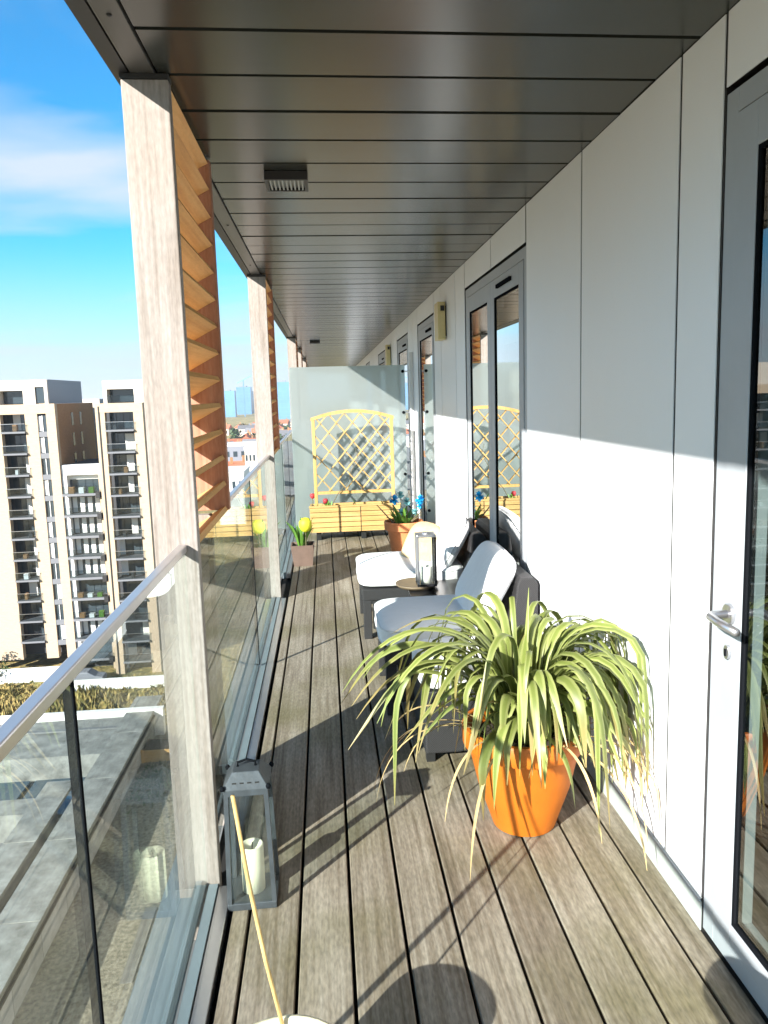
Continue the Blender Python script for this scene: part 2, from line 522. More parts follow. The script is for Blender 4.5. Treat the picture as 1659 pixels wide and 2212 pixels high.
LEAFBR = plain('autumn_leaf', (.13, .10, .035), .8, noise=.4, nscale=1.0, rnd=.25)
BARK = plain('bark', (.10, .075, .055), .9, noise=.2)
ROOFRED = plain('red_tiles', (.36, .115, .06), .85, noise=.2, nscale=1.0, rnd=.25)
ROOFGREY = plain('grey_slates', (.14, .14, .15), .8, noise=.15, nscale=1.0, rnd=.2)
HOUSEW = plain('house_render', (.56, .47, .40), .85, noise=.08, rnd=.25)
TOWERBL = plain('blue_tower_glass', (.11, .25, .42), .3, noise=.15, nscale=.05, rnd=.3)


def ground_mat():
    m, n, l, b = new_mat('rough_ground')
    b.inputs['Roughness'].default_value = .95
    t = n.new('ShaderNodeTexCoord')
    a = n.new('ShaderNodeTexNoise'); a.inputs['Scale'].default_value = .13; a.inputs['Detail'].default_value = 8
    c = n.new('ShaderNodeTexNoise'); c.inputs['Scale'].default_value = 1.2; c.inputs['Detail'].default_value = 8
    for x in (a, c): l.new(t.outputs['Object'], x.inputs['Vector'])
    av = n.new('ShaderNodeMath'); av.operation = 'MULTIPLY_ADD'; av.inputs[1].default_value = .5
    h = n.new('ShaderNodeMath'); h.operation = 'MULTIPLY'; h.inputs[1].default_value = .5
    l.new(a.outputs['Fac'], h.inputs[0]); l.new(c.outputs['Fac'], av.inputs[0]); l.new(h.outputs[0], av.inputs[2])
    rp = n.new('ShaderNodeValToRGB')
    st = [(.36, (.07, .085, .025)), (.46, (.20, .165, .05)), (.54, (.34, .25, .085)), (.66, (.42, .35, .17))]
    while len(rp.color_ramp.elements) < 4: rp.color_ramp.elements.new(.5)
    for e, (p, q) in zip(rp.color_ramp.elements, st): e.position = p; e.color = (*q, 1)
    l.new(av.outputs[0], rp.inputs[0]); l.new(rp.outputs[0], b.inputs['Base Color'])
    bp = n.new('ShaderNodeBump'); bp.inputs['Strength'].default_value = 1; bp.inputs['Distance'].default_value = .4
    l.new(c.outputs['Fac'], bp.inputs['Height']); l.new(bp.outputs[0], b.inputs['Normal'])
    return m


GROUND = ground_mat()


def leaf_mat(name, base, edge, dry):
    """strap leaf: pale margins and a dry tip along the leaf's own length (UV)"""
    m, n, l, b = new_mat(name)
    b.inputs['Roughness'].default_value = .45
    uv = n.new('ShaderNodeUVMap')
    sp = n.new('ShaderNodeSeparateXYZ'); l.new(uv.outputs[0], sp.inputs[0])
    ab = n.new('ShaderNodeMath'); ab.operation = 'SUBTRACT'; ab.inputs[1].default_value = .5
    l.new(sp.outputs['X'], ab.inputs[0])
    ab2 = n.new('ShaderNodeMath'); ab2.operation = 'ABSOLUTE'; l.new(ab.outputs[0], ab2.inputs[0])
    r1 = n.new('ShaderNodeMapRange'); r1.inputs['From Min'].default_value = .16; r1.inputs['From Max'].default_value = .34
    l.new(ab2.outputs[0], r1.inputs['Value'])
    mx = n.new('ShaderNodeMixRGB'); mx.inputs[1].default_value = (*base, 1); mx.inputs[2].default_value = (*edge, 1)
    l.new(r1.outputs[0], mx.inputs[0])
    oi = n.new('ShaderNodeObjectInfo')
    st = n.new('ShaderNodeMath'); st.operation = 'MULTIPLY_ADD'; st.inputs[1].default_value = .40; st.inputs[2].default_value = .64
    l.new(oi.outputs['Random'], st.inputs[0])
    en = n.new('ShaderNodeMath'); en.operation = 'ADD'; en.inputs[1].default_value = .22; l.new(st.outputs[0], en.inputs[0])
    r2 = n.new('ShaderNodeMapRange'); l.new(sp.outputs['Y'], r2.inputs['Value'])
    l.new(st.outputs[0], r2.inputs['From Min']); l.new(en.outputs[0], r2.inputs['From Max'])
    m2 = n.new('ShaderNodeMixRGB'); m2.inputs[2].default_value = (*dry, 1)
    l.new(r2.outputs[0], m2.inputs[0]); l.new(mx.outputs[0], m2.inputs[1])
    hv = n.new('ShaderNodeHueSaturation')
    v = n.new('ShaderNodeMapRange'); v.inputs['To Min'].default_value = .75; v.inputs['To Max'].default_value = 1.2
    l.new(oi.outputs['Random'], v.inputs['Value']); l.new(v.outputs[0], hv.inputs['Value'])
    l.new(m2.outputs[0], hv.inputs['Color'])
    l.new(hv.outputs[0], b.inputs['Base Color'])
    # thin leaf: some light comes through
    tl = n.new('ShaderNodeBsdfTranslucent'); l.new(hv.outputs[0], tl.inputs[0])
    ms = n.new('ShaderNodeMixShader'); ms.inputs[0].default_value = .22
    l.new(b.outputs[0], ms.inputs[1]); l.new(tl.outputs[0], ms.inputs[2])
    l.new(ms.outputs[0], n['Material Output'].inputs[0])
    return m


LEAF = leaf_mat('strap_leaf', (.165, .205, .048), (.265, .300, .098), (.38, .29, .11))
LEAFG = plain('green_leaf', (.10, .22, .03), .5, noise=.2, nscale=10)
YELLOWF = plain('yellow_flower', (.62, .62, .03), .6, noise=.15, nscale=20)
REDF = plain('red_flower', (.42, .03, .04), .6)
BLUEF = plain('blue_petal', (.01, .33, .66), .5, noise=.12, nscale=20)
TEALF = plain('teal_petal', (.22, .50, .52), .6)
STEM = plain('stem', (.12, .10, .05), .7)

# ================================================================== SETTING
# ---- ground far below, and the lower roofs
ground = MB().add([(-6000, -400, -33), (6000, -400, -33), (6000, 12000, -33), (-6000, 12000, -33)], [(0, 1, 2, 3)]).build('ground', GROUND)
tag(ground, 'brown and green rough ground far below the balcony', None, kind='structure')

# ---- deck
deck = MB().box(-.43, .985, -1.3, 12.0, -.16, -.05).build('deck', BLACK)
tag(deck, 'weathered grey timber deck of the balcony', kind='structure')
gaps = [.905 - .1479 * i for i in range(9)]
edges = [.984] + gaps + [-.330]
GAP = .0048
for i in range(len(edges) - 1):
    xa, xb = edges[i + 1], edges[i]
    a = xa + (GAP if i < len(edges) - 2 else 0)
    b_ = xb - (GAP if i > 0 else 0)
    cut = 8.35 + .5 * ((i * 37) % 5) / 5
    for (y0, y1) in ((-1.3, cut), (cut + .004, 12.0)):
        w = b_ - a
        c = .0025
        prof = [(a, -.03), (b_, -.03), (b_, -c), (b_ - c, 0), (a + c, 0), (a, -c)]
        mb = MB().prism([(p[0], p[1]) for p in prof], 'y', y0, y1)
        o = mb.build('deck_board', DECK, deck)
flash = MB().box(-.56, -.452, -1.3, 12.0, -.05, -.02).build('edge_flashing', ZINC, deck)
MB().box(-.60, .985, -1.3, 30.0, -.45, -.165).build('slab_edge', CONC2, deck)

# ---- ceiling of the balcony above
ZC = 2.37
ceiling = MB().box(-.53, 1.0, -1.5, 30.0, ZC + .02, ZC + .25).build('ceiling', DARKTRIM)
tag(ceiling, 'dark grey metal board soffit of the balcony above', kind='structure')
PITCH_C = .2675
pw_ = PITCH_C - .019
sp_me = MB().prism([(0, 0), (pw_, 0), (pw_, .018), (0, .018)], 'x', -.409, .985).mesh('soffit_panel', SOFFIT)
# small rolled edge on each board
k0 = int((-1.4 - 2.005) / PITCH_C)
for k in range(k0, 104):
    o = piece('soffit_panel', sp_me, ceiling, (0, 2.005 + .0095 + k * PITCH_C, ZC + random.uniform(-.0012, .0012)))
MB().box(-.478, -.415, -1.5, 30.0, ZC - .006, ZC + .018).build('edge_trim', TRIM, ceiling, bevel=.002)
MB().box(-.527, -.484, -1.5, 30.0, ZC - .004, ZC + .018).build('fascia_lip', DARKTRIM, ceiling)
scr = MB()
screw_me = MB().lathe(0, 0, [(.006, 0), (.006, -.002), (.002, -.004)], 10).mesh('screw', DARKTRIM)
for y in (1.93, 2.9, 4.1, 5.3, 6.9, 8.4):
    piece('screw', screw_me, ceiling, (-.447, y, ZC - .0065))


def soffit_light(x0, x1, y0, y1, label):
    t = thing('ceiling_light', ((x0 + x1) / 2, (y0 + y1) / 2, ZC), label, 'ceiling light', 'square lights on the balcony soffit')
    f = MB()
    z0, z1 = ZC - .034, ZC - .002
    w = .014
    f.box(x0, x1, y0, y0 + w, z0, z1).box(x0, x1, y1 - w, y1, z0, z1).box(x0, x0 + w, y0 + w, y1 - w, z0, z1).box(x1 - w, x1, y0 + w, y1 - w, z0, z1)
    f.build('frame', DARKTRIM, t)
    MB().box(x0 + w, x1 - w, y0 + w, y1 - w, z0 + .012, z1).build('lens', plain('lens_grey', (.16, .17, .16), .35), t)
    bars = 9
    me = MB().box(-.003, .003, y0 + w, y1 - w, z0 + .002, z0 + .012).mesh('rib', plain('rib_grey', (.30, .31, .29), .4))
    for i in range(bars):
        x = x0 + w + (x1 - x0 - 2 * w) * (i + .5) / bars
        piece('rib', me, t, (x, 0, 0))
    return t


soffit_light(-.197, -.03, 3.17, 3.35, 'near square ribbed soffit light with a black frame')
soffit_light(-.19, -.03, 12.5, 12.68, 'small far soffit light above the frosted screen')

# ---- apartment wall
XW = .98
WALL = thing('apartment_wall', (XW, 0, 0), 'white panelled apartment wall with grey framed glass doors', 'wall')
bk = MB()
DOORS = [(.35, 1.872, True), (3.722, 5.335, False), (6.86, 8.05, False), (8.98, 10.3, False), (12.3, 13.9, False), (16.4, 17.9, False)]
DT = 2.185
# backing between doors
ys = [-1.5]
for a, b_, _ in DOORS: ys += [a, b_]
ys.append(30.0)
for i in range(0, len(ys), 2):
    bk.box(XW + .004, XW + .30, ys[i], ys[i + 1], -.3, ZC + .02)
for a, b_, _ in DOORS:
    bk.box(XW + .004, XW + .30, a, b_, DT + .02, ZC + .02)
    bk.box(XW + .004, XW + .30, a, b_, -.3, -.002)
bk.build('backing', DARKTRIM, WALL)
MB().box(XW + .004, XW + .2, -1.5, 30, -33, -.46).build('lower_wall', PALEPANEL, WALL)
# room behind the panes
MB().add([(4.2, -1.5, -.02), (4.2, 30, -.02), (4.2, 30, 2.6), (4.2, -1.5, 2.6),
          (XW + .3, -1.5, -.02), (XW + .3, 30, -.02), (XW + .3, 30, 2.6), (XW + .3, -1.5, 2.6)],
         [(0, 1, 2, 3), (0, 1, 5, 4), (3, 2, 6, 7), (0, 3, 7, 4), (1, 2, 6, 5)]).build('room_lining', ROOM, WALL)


def panel(y0, y1, z0, z1):
    g = .0075
    MB().box(XW, XW + .003, y0 + g, y1 - g, z0, z1).build('cladding_panel', CLAD, WALL)


full = [(1.872, 2.106), (2.106, 2.915), (2.915, 3.716), (5.341, 5.73), (5.73, 6.45), (6.45, 6.854), (8.056, 8.47), (8.47, 8.974), (10.306, 11.1), (11.1, 12.294), (13.906, 15.2), (15.2, 16.394), (17.906, 19.4), (19.4, 21), (21, 22.6), (22.6, 24.2), (24.2, 26), (26, 28), (28, 30)]
for a, b_ in full: panel(a, b_, .10, ZC - .003)
over = [(-.8, .35), (.35, 1.872), (3.722, 4.5), (4.5, 5.335), (6.86, 8.05), (8.98, 10.3), (12.3, 13.9), (16.4, 17.9)]
for a, b_ in over: panel(a, b_, DT + .014, ZC - .003)
panel(-1.5, .35, .1, DT)
# skirting and its drip ledge
for i in range(0, len(ys), 2):
    if ys[i] < 1: continue
    MB().box(XW + .0005, XW + .0035, ys[i] + .004, ys[i + 1] - .004, 0.001, .10).build('skirting', SKIRT, WALL)
    MB().box(XW - .006, XW + .0035, ys[i] + .004, ys[i + 1] - .004, .088, .097).build('drip_ledge', FRAME, WALL)


def door(y0, y1, mull, near=False, pane_sheet=True, curtain=False):
    """grey framed glazed door set in the wall, y0 nearer the camera"""
    d = MB()
    x0, x1 = XW + .006, XW + .075
    fw = .055
    ztop = DT
    zb = .012
    d.box(x0, x1, y0, y0 + fw, zb, ztop).box(x0, x1, y1 - fw, y1, zb, ztop)
    d.box(x0, x1, y0 + fw, y1 - fw, ztop - fw, ztop).box(x0, x1, y0 + fw, y1 - fw, zb, zb + .05)
    fr = d.build('door', FRAME, WALL, bevel=.002)
    a, b_ = y0 + fw + .004, y1 - fw - .004
    z0, z1 = zb + .054, ztop - fw - .004
    cuts = [a] + ([a + (b_ - a) * mull] if mull else []) + [b_]
    for i in range(len(cuts) - 1):
        s0, s1 = cuts[i] + (.002 if i else 0), cuts[i + 1] - (.002 if i < len(cuts) - 2 else 0)
        sw = .088
        tb = .10 if not near else .098
        bb = .062
        s = MB()
        xs0, xs1 = XW + .002, XW + .062
        s.box(xs0, xs1, s0, s0 + sw, z0, z1).box(xs0, xs1, s1 - sw, s1, z0, z1)
        s.box(xs0, xs1, s0 + sw, s1 - sw, z1 - tb, z1).box(xs0, xs1, s0 + sw, s1 - sw, z0, z0 + bb)
        s.build('sash', FRAME, fr, bevel=.002)
        g = MB()
        q = .011
        u0, u1, w0, w1 = s0 + sw, s1 - sw, z0 + bb, z1 - tb
        gx0, gx1 = xs0 + .003, xs0 + .022
        g.box(gx0, gx1, u0, u0 + q, w0, w1).box(gx0, gx1, u1 - q, u1, w0, w1)
        g.box(gx0, gx1, u0 + q, u1 - q, w1 - q, w1).box(gx0, gx1, u0 + q, u1 - q, w0, w0 + q)
        g.build('gasket', GASKET, fr)
        MB().add([(XW + .011, u0 + q, w0 + q), (XW + .011, u1 - q, w0 + q), (XW + .011, u1 - q, w1 - q), (XW + .011, u0 + q, w1 - q)],
                 [(0, 1, 2, 3)]).build('pane', WINGLASS, fr)
        if pane_sheet and not near:
            MB().box(XW + .2, XW + .21, u0, u1, 1.80, w1).build('pane_sheet', SOFFITREFL, fr)  # sheet painted as the soffit's reflection across the pane top
        if curtain:
            c = MB()
            n = 26
            vs = []
            for k in range(n + 1):
                y = u0 + .12 + (u1 - u0 - .2) * .5 * k / n
                x = XW + .26 + .025 * math.sin(k * 1.7)
                vs += [(x, y, .03), (x, y, 2.1)]
            c.add(vs, [(2 * k, 2 * k + 2, 2 * k + 3, 2 * k + 1) for k in range(n)])
            c.build('curtain', CURTAIN, fr)
    # trickle vent
    vy = y0 + (y1 - y0) * .28
    if not near:
        MB().box(XW - .012, XW + .002, vy - .16, vy + .16, z1 - .062, z1 - .040).build('vent', GASKET, fr, bevel=.003)
    return fr


dn = door(.35, 1.872, 0, near=True, curtain=False)
# near door furniture: rose, lever and keyhole
hy, hz = 1.772, .938
MB().prism([(hy + .024 * math.cos(t * math.pi / 12), hz + .026 * math.sin(t * math.pi / 12)) for t in range(24)], 'x', XW - .009, XW + .002).build('handle_rose', STEEL, dn, bevel=.002)
MB().tube([(XW - .006, hy, hz), (XW - .045, hy, hz), (XW - .056, hy - .012, hz), (XW - .058, hy - .05, hz - .003), (XW - .056, hy - .135, hz - .004)], [.010, .010, .0115, .0105, .0095], 12).build('handle', STEEL, dn, smooth=True)
MB().prism([(hy + .012 * math.cos(t * math.pi / 8), hz - .098 + .018 * math.sin(t * math.pi / 8)) for t in range(16)], 'x', XW - .008, XW + .002).build('keyhole_plate', STEEL, dn)
MB().box(XW - .011, XW - .0085, hy - .003, hy + .003, hz - .108, hz - .09).build('keyhole', GASKET, dn)
d2 = door(3.722, 5.335, .5)
door(6.86, 8.05, 0)
door(8.98, 10.3, 0)
door(12.3, 13.9, 0)
door(16.4, 17.9, 0)


def wall_lamp(y0, y1, z0, z1, label):
    t = thing('wall_lamp', (XW, (y0 + y1) / 2, (z0 + z1) / 2), label, 'wall lamp', 'brass box lamps on the wall')
    MB().box(XW - .072, XW - .012, y0, y1, z0, z1).build('shade', ENTRYLAMP, t, bevel=.004)
    MB().box(XW - .014, XW - .001, y0 + .02, y1 - .02, z0 + .03, z1 - .03).build('bracket', DARKTRIM, t)
    MB().box(XW - .05, XW - .02, y0 - .012, y0 + .001, z1 - .07, z1 - .03).build('fixing', DARKTRIM, t)
    return t


wall_lamp(6.12, 6.30, 1.915, 2.205, 'brass coloured box lamp on the wall near the far chairs')
wall_lamp(11.2, 11.38, 1.915, 2.205, 'distant brass box lamp on the wall beyond the frosted screen')

# ---- timber posts with slats
PX0, PX1 = -.505, -.381
slat_me = None


def post(y0, label, detail=True):
    L = .80
    t = thing('timber_screen', (-.44, y0, 0), label, 'timber screen', 'slatted timber screens on the balcony edge')
    y1 = y0 + L
    MB().box(PX0, PX1, y0, y0 + .042, -.40, ZC - .0205).build('front_board', PALEWOOD, t, bevel=.003)
    MB().box(PX0, PX1, y1 - .042, y1, 1.075, ZC - .007).build('rear_board', BOUNCEWOOD, t, bevel=.003)
    MB().box(PX0, -.437, y1 - .15, y1 - .108, -.40, 1.0745).build('rear_board', PALEWOOD, t, bevel=.003)
    ang = R(28)
    W, T = .130, .018
    ca, sa = math.cos(ang), math.sin(ang)
    # cross-section in x,z: inner edge high
    def sec():
        ax = Vector((ca, sa)); nz = Vector((-sa, ca))
        tip = Vector((0, 0))
        return [tuple(tip), tuple(tip + nz * T), tuple(tip + nz * T - ax * W), tuple(tip - ax * W)]
    global slat_me
    if slat_me is None:
        slat_me = MB().prism(sec(), 'y', .0435, L - .0435).mesh('slat', SLATWOOD)
    for k in range(-1, 13):
        z = 1.174 + .0986 * k - (.008 if k == 12 else 0)
        piece('slat', slat_me, t, (PX1 - .006, y0, z))
    MB().box(PX0 - .002, PX1 + .001, y0 - .002, y0 + .046, ZC - .020, ZC - .0065).build('head_bracket', DARKTRIM, t)
    # boarded infill under the slats, with glass in front of it
    n = 5
    bm_ = MB().box(0, .016, 0, (L - .20) / n - .003, .0, 1.035).mesh('infill_board', INFILL)
    for i in range(n):
        piece('infill_board', bm_, t, (-.470, y0 + .045 + i * (L - .20) / n, .01))
    MB().box(-.430, -.418, y0 + .046, y1, .012, 1.068).build('glass_pane', GLASS, t)
    cl = MB()
    for z in (.09, .535, 1.045):
        MB().box(-.417, -.386, y0 + .043, y0 + .066, z - .014, z + .014).build('clip', STEEL, t, bevel=.003)
    return t


POSTS = [(2.25, 'nearest slatted timber screen with a pale weathered front board'),
         (5.70, 'second slatted timber screen, in front of the frosted screen'),
         (11.6, 'third timber screen, seen just above the frosted screen'),
         (14.3, 'fourth timber screen, a thin pale sliver beyond the third'),
         (18.0, 'farthest timber screen under the end of the soffit')]
for y, lb in POSTS: post(y, lb)

# ---- glass balustrades between the posts


def balustrade(y0, y1, joints, label, rail=True):
    t = thing('glass_balustrade', (-.424, y0, 0), label, 'glass balustrade', 'glass balustrade bays along the balcony edge')
    cuts = [y0] + list(joints) + [y1]
    for i in range(len(cuts) - 1):
        a = cuts[i] + (.006 if i else 0); b_ = cuts[i + 1] - (.006 if i < len(cuts) - 2 else 0)
        MB().box(-.430, -.418, a, b_, .012, 1.068).build('glass_pane', GLASS, t)
    for j in joints:
        MB().box(-.432, -.416, j - .005, j + .005, .03, 1.064).build('joint_seal', GASKET, t)
    if rail:
        MB().box(-.437, -.4125, y0, y1, 1.0645, 1.087).build('handrail', RAILM, t, bevel=.003)
    c = MB()
    c.box(-.452, -.434, y0, y1, -.03, .035).box(-.414, -.386, y0, y1, -.03, .020)
    c.build('base_channel', ZINC, t)
    MB().box(-.384, -.345, y0, y1, -.03, .012).build('base_lip', STEEL, t, bevel=.002)
    return t


balustrade(-1.2, 2.246, [1.225], 'nearest glass balustrade bay with a black vertical joint in the foreground')
balustrade(3.054, 5.696, [4.2], 'glass balustrade bay between the first and second timber screens')
balustrade(6.504, 11.596, [7.4, 8.6, 10.0], 'glass balustrade bay beside the pine planter')

# ---- frosted privacy screen
scr_t = thing('privacy_screen', (.27, 8.5, 0), 'pale frosted glass privacy screen across the balcony behind the trellis', 'privacy screen')
MB().box(-.365, .885, 8.5, 8.512, .06, 1.815).build('frosted_pane', FROST, scr_t, bevel=.002)
MB().box(.935, .975, 8.49, 8.53, .02, 1.95).build('wall_post', WHITEP, scr_t, bevel=.003)
arm = MB()
for z in (1.745, 1.30, .62, .2):
    MB().box(.855, .936, 8.514, 8.524, z - .006, z + .006).build('bracket', STEEL, scr_t)
    MB().tube([(.862, 8.478, z), (.862, 8.4995, z)], .017, 14).build('knob', GASKET, scr_t)
for x in (-.30, .80):
    MB().box(x - .03, x + .03, 8.49, 8.522, .0, .07).build('foot_clamp', STEEL, scr_t, bevel=.003)

# ================================================================== OUTSIDE
# ---- lower roof beside the building
low = thing('lower_roof', (-4, 10, -6), 'grey concrete roof terrace with parapet copings below the balcony', 'roof terrace')
MB().box(-14, -.62, -12, 17.6, -33, -6.0).build('roof_slab', CONC2, low)
MB().box(-4.10, -.62, -12, 17.2, -5.999, -5.985).build('gravel_bed', GRAVEL, low)
# parapet: block courses and copings
MB().box(-4.70, -4.13, -12, 15.6, -6.0, -5.46).build('parapet_core', CONC2, low)
blk = MB().box(0, .03, 0, .985, 0, .46).mesh('block', plain('wall_block', (.34, .345, .35), .85, noise=.22, nscale=3, rnd=.12))
for i in range(28):
    piece('block', blk, low, (-4.129, -12 + i * 1.0, -5.97))
cop = MB().box(0, .60, 0, 1.98, 0, .06).mesh('coping', CONC)
for i in range(15):
    piece('coping', cop, low, (-4.70, -12 + i * 2.0, -5.46 + random.uniform(-.004, .004)))
MB().box(-4.095, -4.06, -12, 17.0, -5.52, -5.47).build('drip_edge', BLACK, low)
cop2 = MB().box(0, .50, 0, 1.98, 0, .06).mesh('coping', CONC)
MB().box(-5.36, -4.86, -12, 13.0, -6.0, -5.47).build('parapet_core', CONC2, low)
for i in range(13):
    piece('coping', cop2, low, (-5.36, -12 + i * 2.0, -5.46 + random.uniform(-.004, .004)))
MB().box(-9, -4.72, 15.2, 17.0, -6.0, -5.48).build('end_slab', CONC, low)
MB().box(-4.70, -4.10, 15.7, 17.0, -6.0, -5.47).build('end_slab', CONC, low)
MB().box(-9, -4.72, 16.35, 16.45, -5.475, -5.44).build('slab_step', CONC2, low)
MB().box(-9.5, -3.9, 17.05, 17.22, -6.3, -5.36).build('white_kerb', WHITEP, low)
MB().box(-9, -5.37, 13.05, 13.6, -6.0, -5.5).build('end_slab', CONC, low)
# roof lights in the recess
RL = plain('roof_light_glass', (.02, .06, .10), .06, spec=.9)
for x in (-8.2, -7.1, -6.0):
    MB().box(x, x + 1.0, 13.7, 15.1, -5.98, -5.90).build('roof_light', RL, low, bevel=.01)
for i in range(36):
    # tufts and drain strips on the gravel
    pass
strip = plain('drain_strip', (.13, .13, .12), .9, noise=.3, nscale=4)
for (x, y, l_) in ((-2.75, 7.0, 1.3), (-2.95, 9.4, 1.5), (-2.6, 12.2, 1.2), (-2.8, 5.0, 1.0)):
    MB().box(x, x + .16, y, y + l_, -5.984, -5.97).build('drain_strip', strip, low)

pl = thing('timber_planter', (-4.0, 16.0, -6), 'long low timber planter standing on the lower roof', 'planter')
MB().box(-4.05, -3.0, 15.75, 16.25, -5.984, -5.72).build('soil', SOIL, pl)
pb = MB().box(0, 1.08, 0, .03, 0, .125).mesh('board', PINE)
for z in (-5.984, -5.855):
    for y in (15.72, 16.25): piece('board', pb, pl, (-4.07, y, z))
for x in (-4.1, -3.5, -2.99): MB().box(x, x + .05, 15.69, 15.72, -5.984, -5.70).build('post', PINE, pl)
gr = MB()
rg = random.Random(3)
for i in range(900):
    x = rg.uniform(-4.0, -1.2); y = rg.gauss(14.9, .45); s_ = rg.uniform(.05, .14)
    a = rg.uniform(0, 6.28)
    if y < 13.2 or y > 15.68: continue
    p = Vector((x, y, -5.984)); d = Vector((math.cos(a) * .03, math.sin(a) * .03, 0))
    q = p + Vector((rg.gauss(0, .05), rg.gauss(0, .05), s_))
    gr.add([p - d, p + d, q], [(0, 1, 2)])
tag(gr.build('weeds', LEAFDK), 'green weeds growing on the gravel of the lower roof', 'weeds', kind='stuff')


# ---- apartment towers
def tower(name, label, x0, x1, y0, depth, zb, ztop, bays, windows, floors_top, fh=2.675, nf=11, side_mat=BRICKB, lean=True):
    """brick tower: bays = list of (xa, xb) recessed balconies, windows = list of (xa, xb)"""
    t = thing(name, ((x0 + x1) / 2, y0, zb), label, 'apartment building', 'yellow brick apartment buildings across the ground')
    # piers between openings
    ops = sorted(bays + windows)
    xs = [x0] + [v for o in ops for v in o] + [x1]
    pm = MB()
    for i in range(0, len(xs), 2):
        pm.box(xs[i], xs[i + 1], y0, y0 + .9, zb, floors_top)
    pm.box(x0, x1, y0 - .02, y0 + .9, floors_top, ztop)
    pm.build('brick_front', BRICKY, t)
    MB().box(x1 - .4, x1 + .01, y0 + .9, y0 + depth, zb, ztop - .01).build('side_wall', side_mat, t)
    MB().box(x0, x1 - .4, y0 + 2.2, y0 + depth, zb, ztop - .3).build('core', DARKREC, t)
    sl = {}
    for (a, b_) in bays:
        w = b_ - a
        key = round(w, 2)
        if key not in sl:
            mb_s = MB().box(0, w, -.35, 2.2, 0, .22).mesh('balcony', SLABG)
            mb_r = MB().box(.03, w - .03, -.30, -.28, .24, 1.15).mesh('railing', RAILGLASS)
            mb_h = MB().box(.0, w, -.33, -.27, 1.15, 1.20).mesh('rail', STEEL)
            gz = MB()
            for k in range(4):
                gz.box(w * k / 4 + .03, w * (k + 1) / 4 - .03, 2.05, 2.15, .3, 2.35)
            mb_g = gz.mesh('window', FARGLASS)
            sl[key] = (mb_s, mb_r, mb_h, mb_g, w)
        mb_s, mb_r, mb_h, mb_g, w = sl[key]
        for k in range(nf):
            z = floors_top - .02 - (k + 1) * fh + .35
            if z < zb: break
            s = piece('balcony', mb_s, t, (a, y0, z))
            piece('railing', mb_r, s, (a, y0, z))
            piece('rail', mb_h, s, (a, y0, z))
            piece('window', mb_g, s, (a, y0, z))
            rr = random.random()
            if rr < .62:
                xa = random.choice((0, .25, .5, .62)) * w
                MB().box(a + xa + .05, a + min(xa + w * random.uniform(.2, .38), w - .05), y0 + 1.96, y0 + 2.02, z + .3, z + 2.3).build('curtain', CURTAIN, s)
            if random.random() < .5:
                xa = random.uniform(.1, .7) * w
                MB().box(a + xa, a + xa + random.uniform(.3, .7), y0 + .3, y0 + .9, z + .222, z + random.uniform(.7, 1.1)).build('balcony_furniture', random.choice((WHITEP, DARKREC, BRICKB, LEAFG)), s)
    for (a, b_) in windows:
        me1 = MB().box(0, b_ - a, .25, .3, 0, 2.0).mesh('window', FARGLASS)
        me2 = MB().box(0, (b_ - a) * .45, .22, .245, .1, 1.9).mesh('pane_sheet', CURTAIN)  # blind across part of the tower window
        me3 = MB().box(0, b_ - a, .05, .6, -.65, 0).mesh('spandrel', SLABG)
        me4 = MB().box((b_ - a) * .48, (b_ - a) * .54, .15, .26, 0, 2.0).mesh('mullion', WHITEP)
        for k in range(nf):
            z = floors_top - .3 - (k + 1) * fh + .75
            if z < zb: break
            w_ = piece('window', me1, t, (a, y0, z))
            piece('spandrel', me3, t, (a, y0, z))
            piece('mullion', me4, w_, (a, y0, z))
            if random.random() < .6: piece('pane_sheet', me2, w_, (a + random.choice((0, .5)) * (b_ - a), y0, z))
    return t


B0 = (-39.78, -36.87)
t1_bays = [(B0[0] - 9.6 * k, B0[1] - 9.6 * k) for k in range(0, 3)]
t1_bays += [(B0[0] - 4.35 - 9.6 * k, B0[1] - 4.6 - 9.6 * k) for k in range(0, 2)]
t1_win = [(-35.4 - 9.6 * k, -34.33 - 9.6 * k) for k in range(0, 3)]
# keep openings apart
t1_ops = []
for o in sorted(t1_bays + t1_win):
    if not t1_ops or o[0] > t1_ops[-1][1] + .5: t1_ops.append(o)
t1_bays = [o for o in t1_ops if o[1] - o[0] > 1.5]
t1_win = [o for o in t1_ops if o[1] - o[0] <= 1.5]
T1 = tower('apartment_tower', 'left yellow brick apartment tower with a grey rooftop box', -63, -33.22, 100, 16, -31, 1.5, t1_bays, t1_win, .3)
ph = MB()
ph.box(-62, -39.9, 100.6, 112, 1.5, 4.45)
ph.box(-37.05, -35.6, 100.6, 112, 1.5, 4.45).box(-34.5, -34.1, 100.6, 112, 1.5, 4.45)
ph.box(-39.9, -37.05, 100.6, 112, 3.2, 4.45).box(-35.6, -34.5, 100.6, 112, 3.6, 4.45)
ph.box(-39.9, -37.05, 102.2, 112, 1.5, 3.2).box(-35.6, -34.5, 100.9, 112, 1.5, 3.6)
ph.build('penthouse', PALEPANEL, T1)
MB().box(-39.8, -37.1, 101.9, 102.1, 1.6, 3.15).build('penthouse_window', FARGLASS, T1)
MB().box(-35.58, -34.52, 100.78, 100.88, 1.6, 3.55).build('penthouse_window', FARGLASS, T1)
MB().box(-36, -34.08, 101.0, 114.3, 1.5, 4.5).build('rooftop_box', GREYPANEL, T1)
# small windows in the brown side wall
wme = MB().box(0, .06, 0, .8, 0, 1.7).mesh('window', FARGLASS)
for yy in (106.0, 109.5):
    for k in range(9): piece('window', wme, T1, (-33.23, yy, -1.4 - k * 2.675))

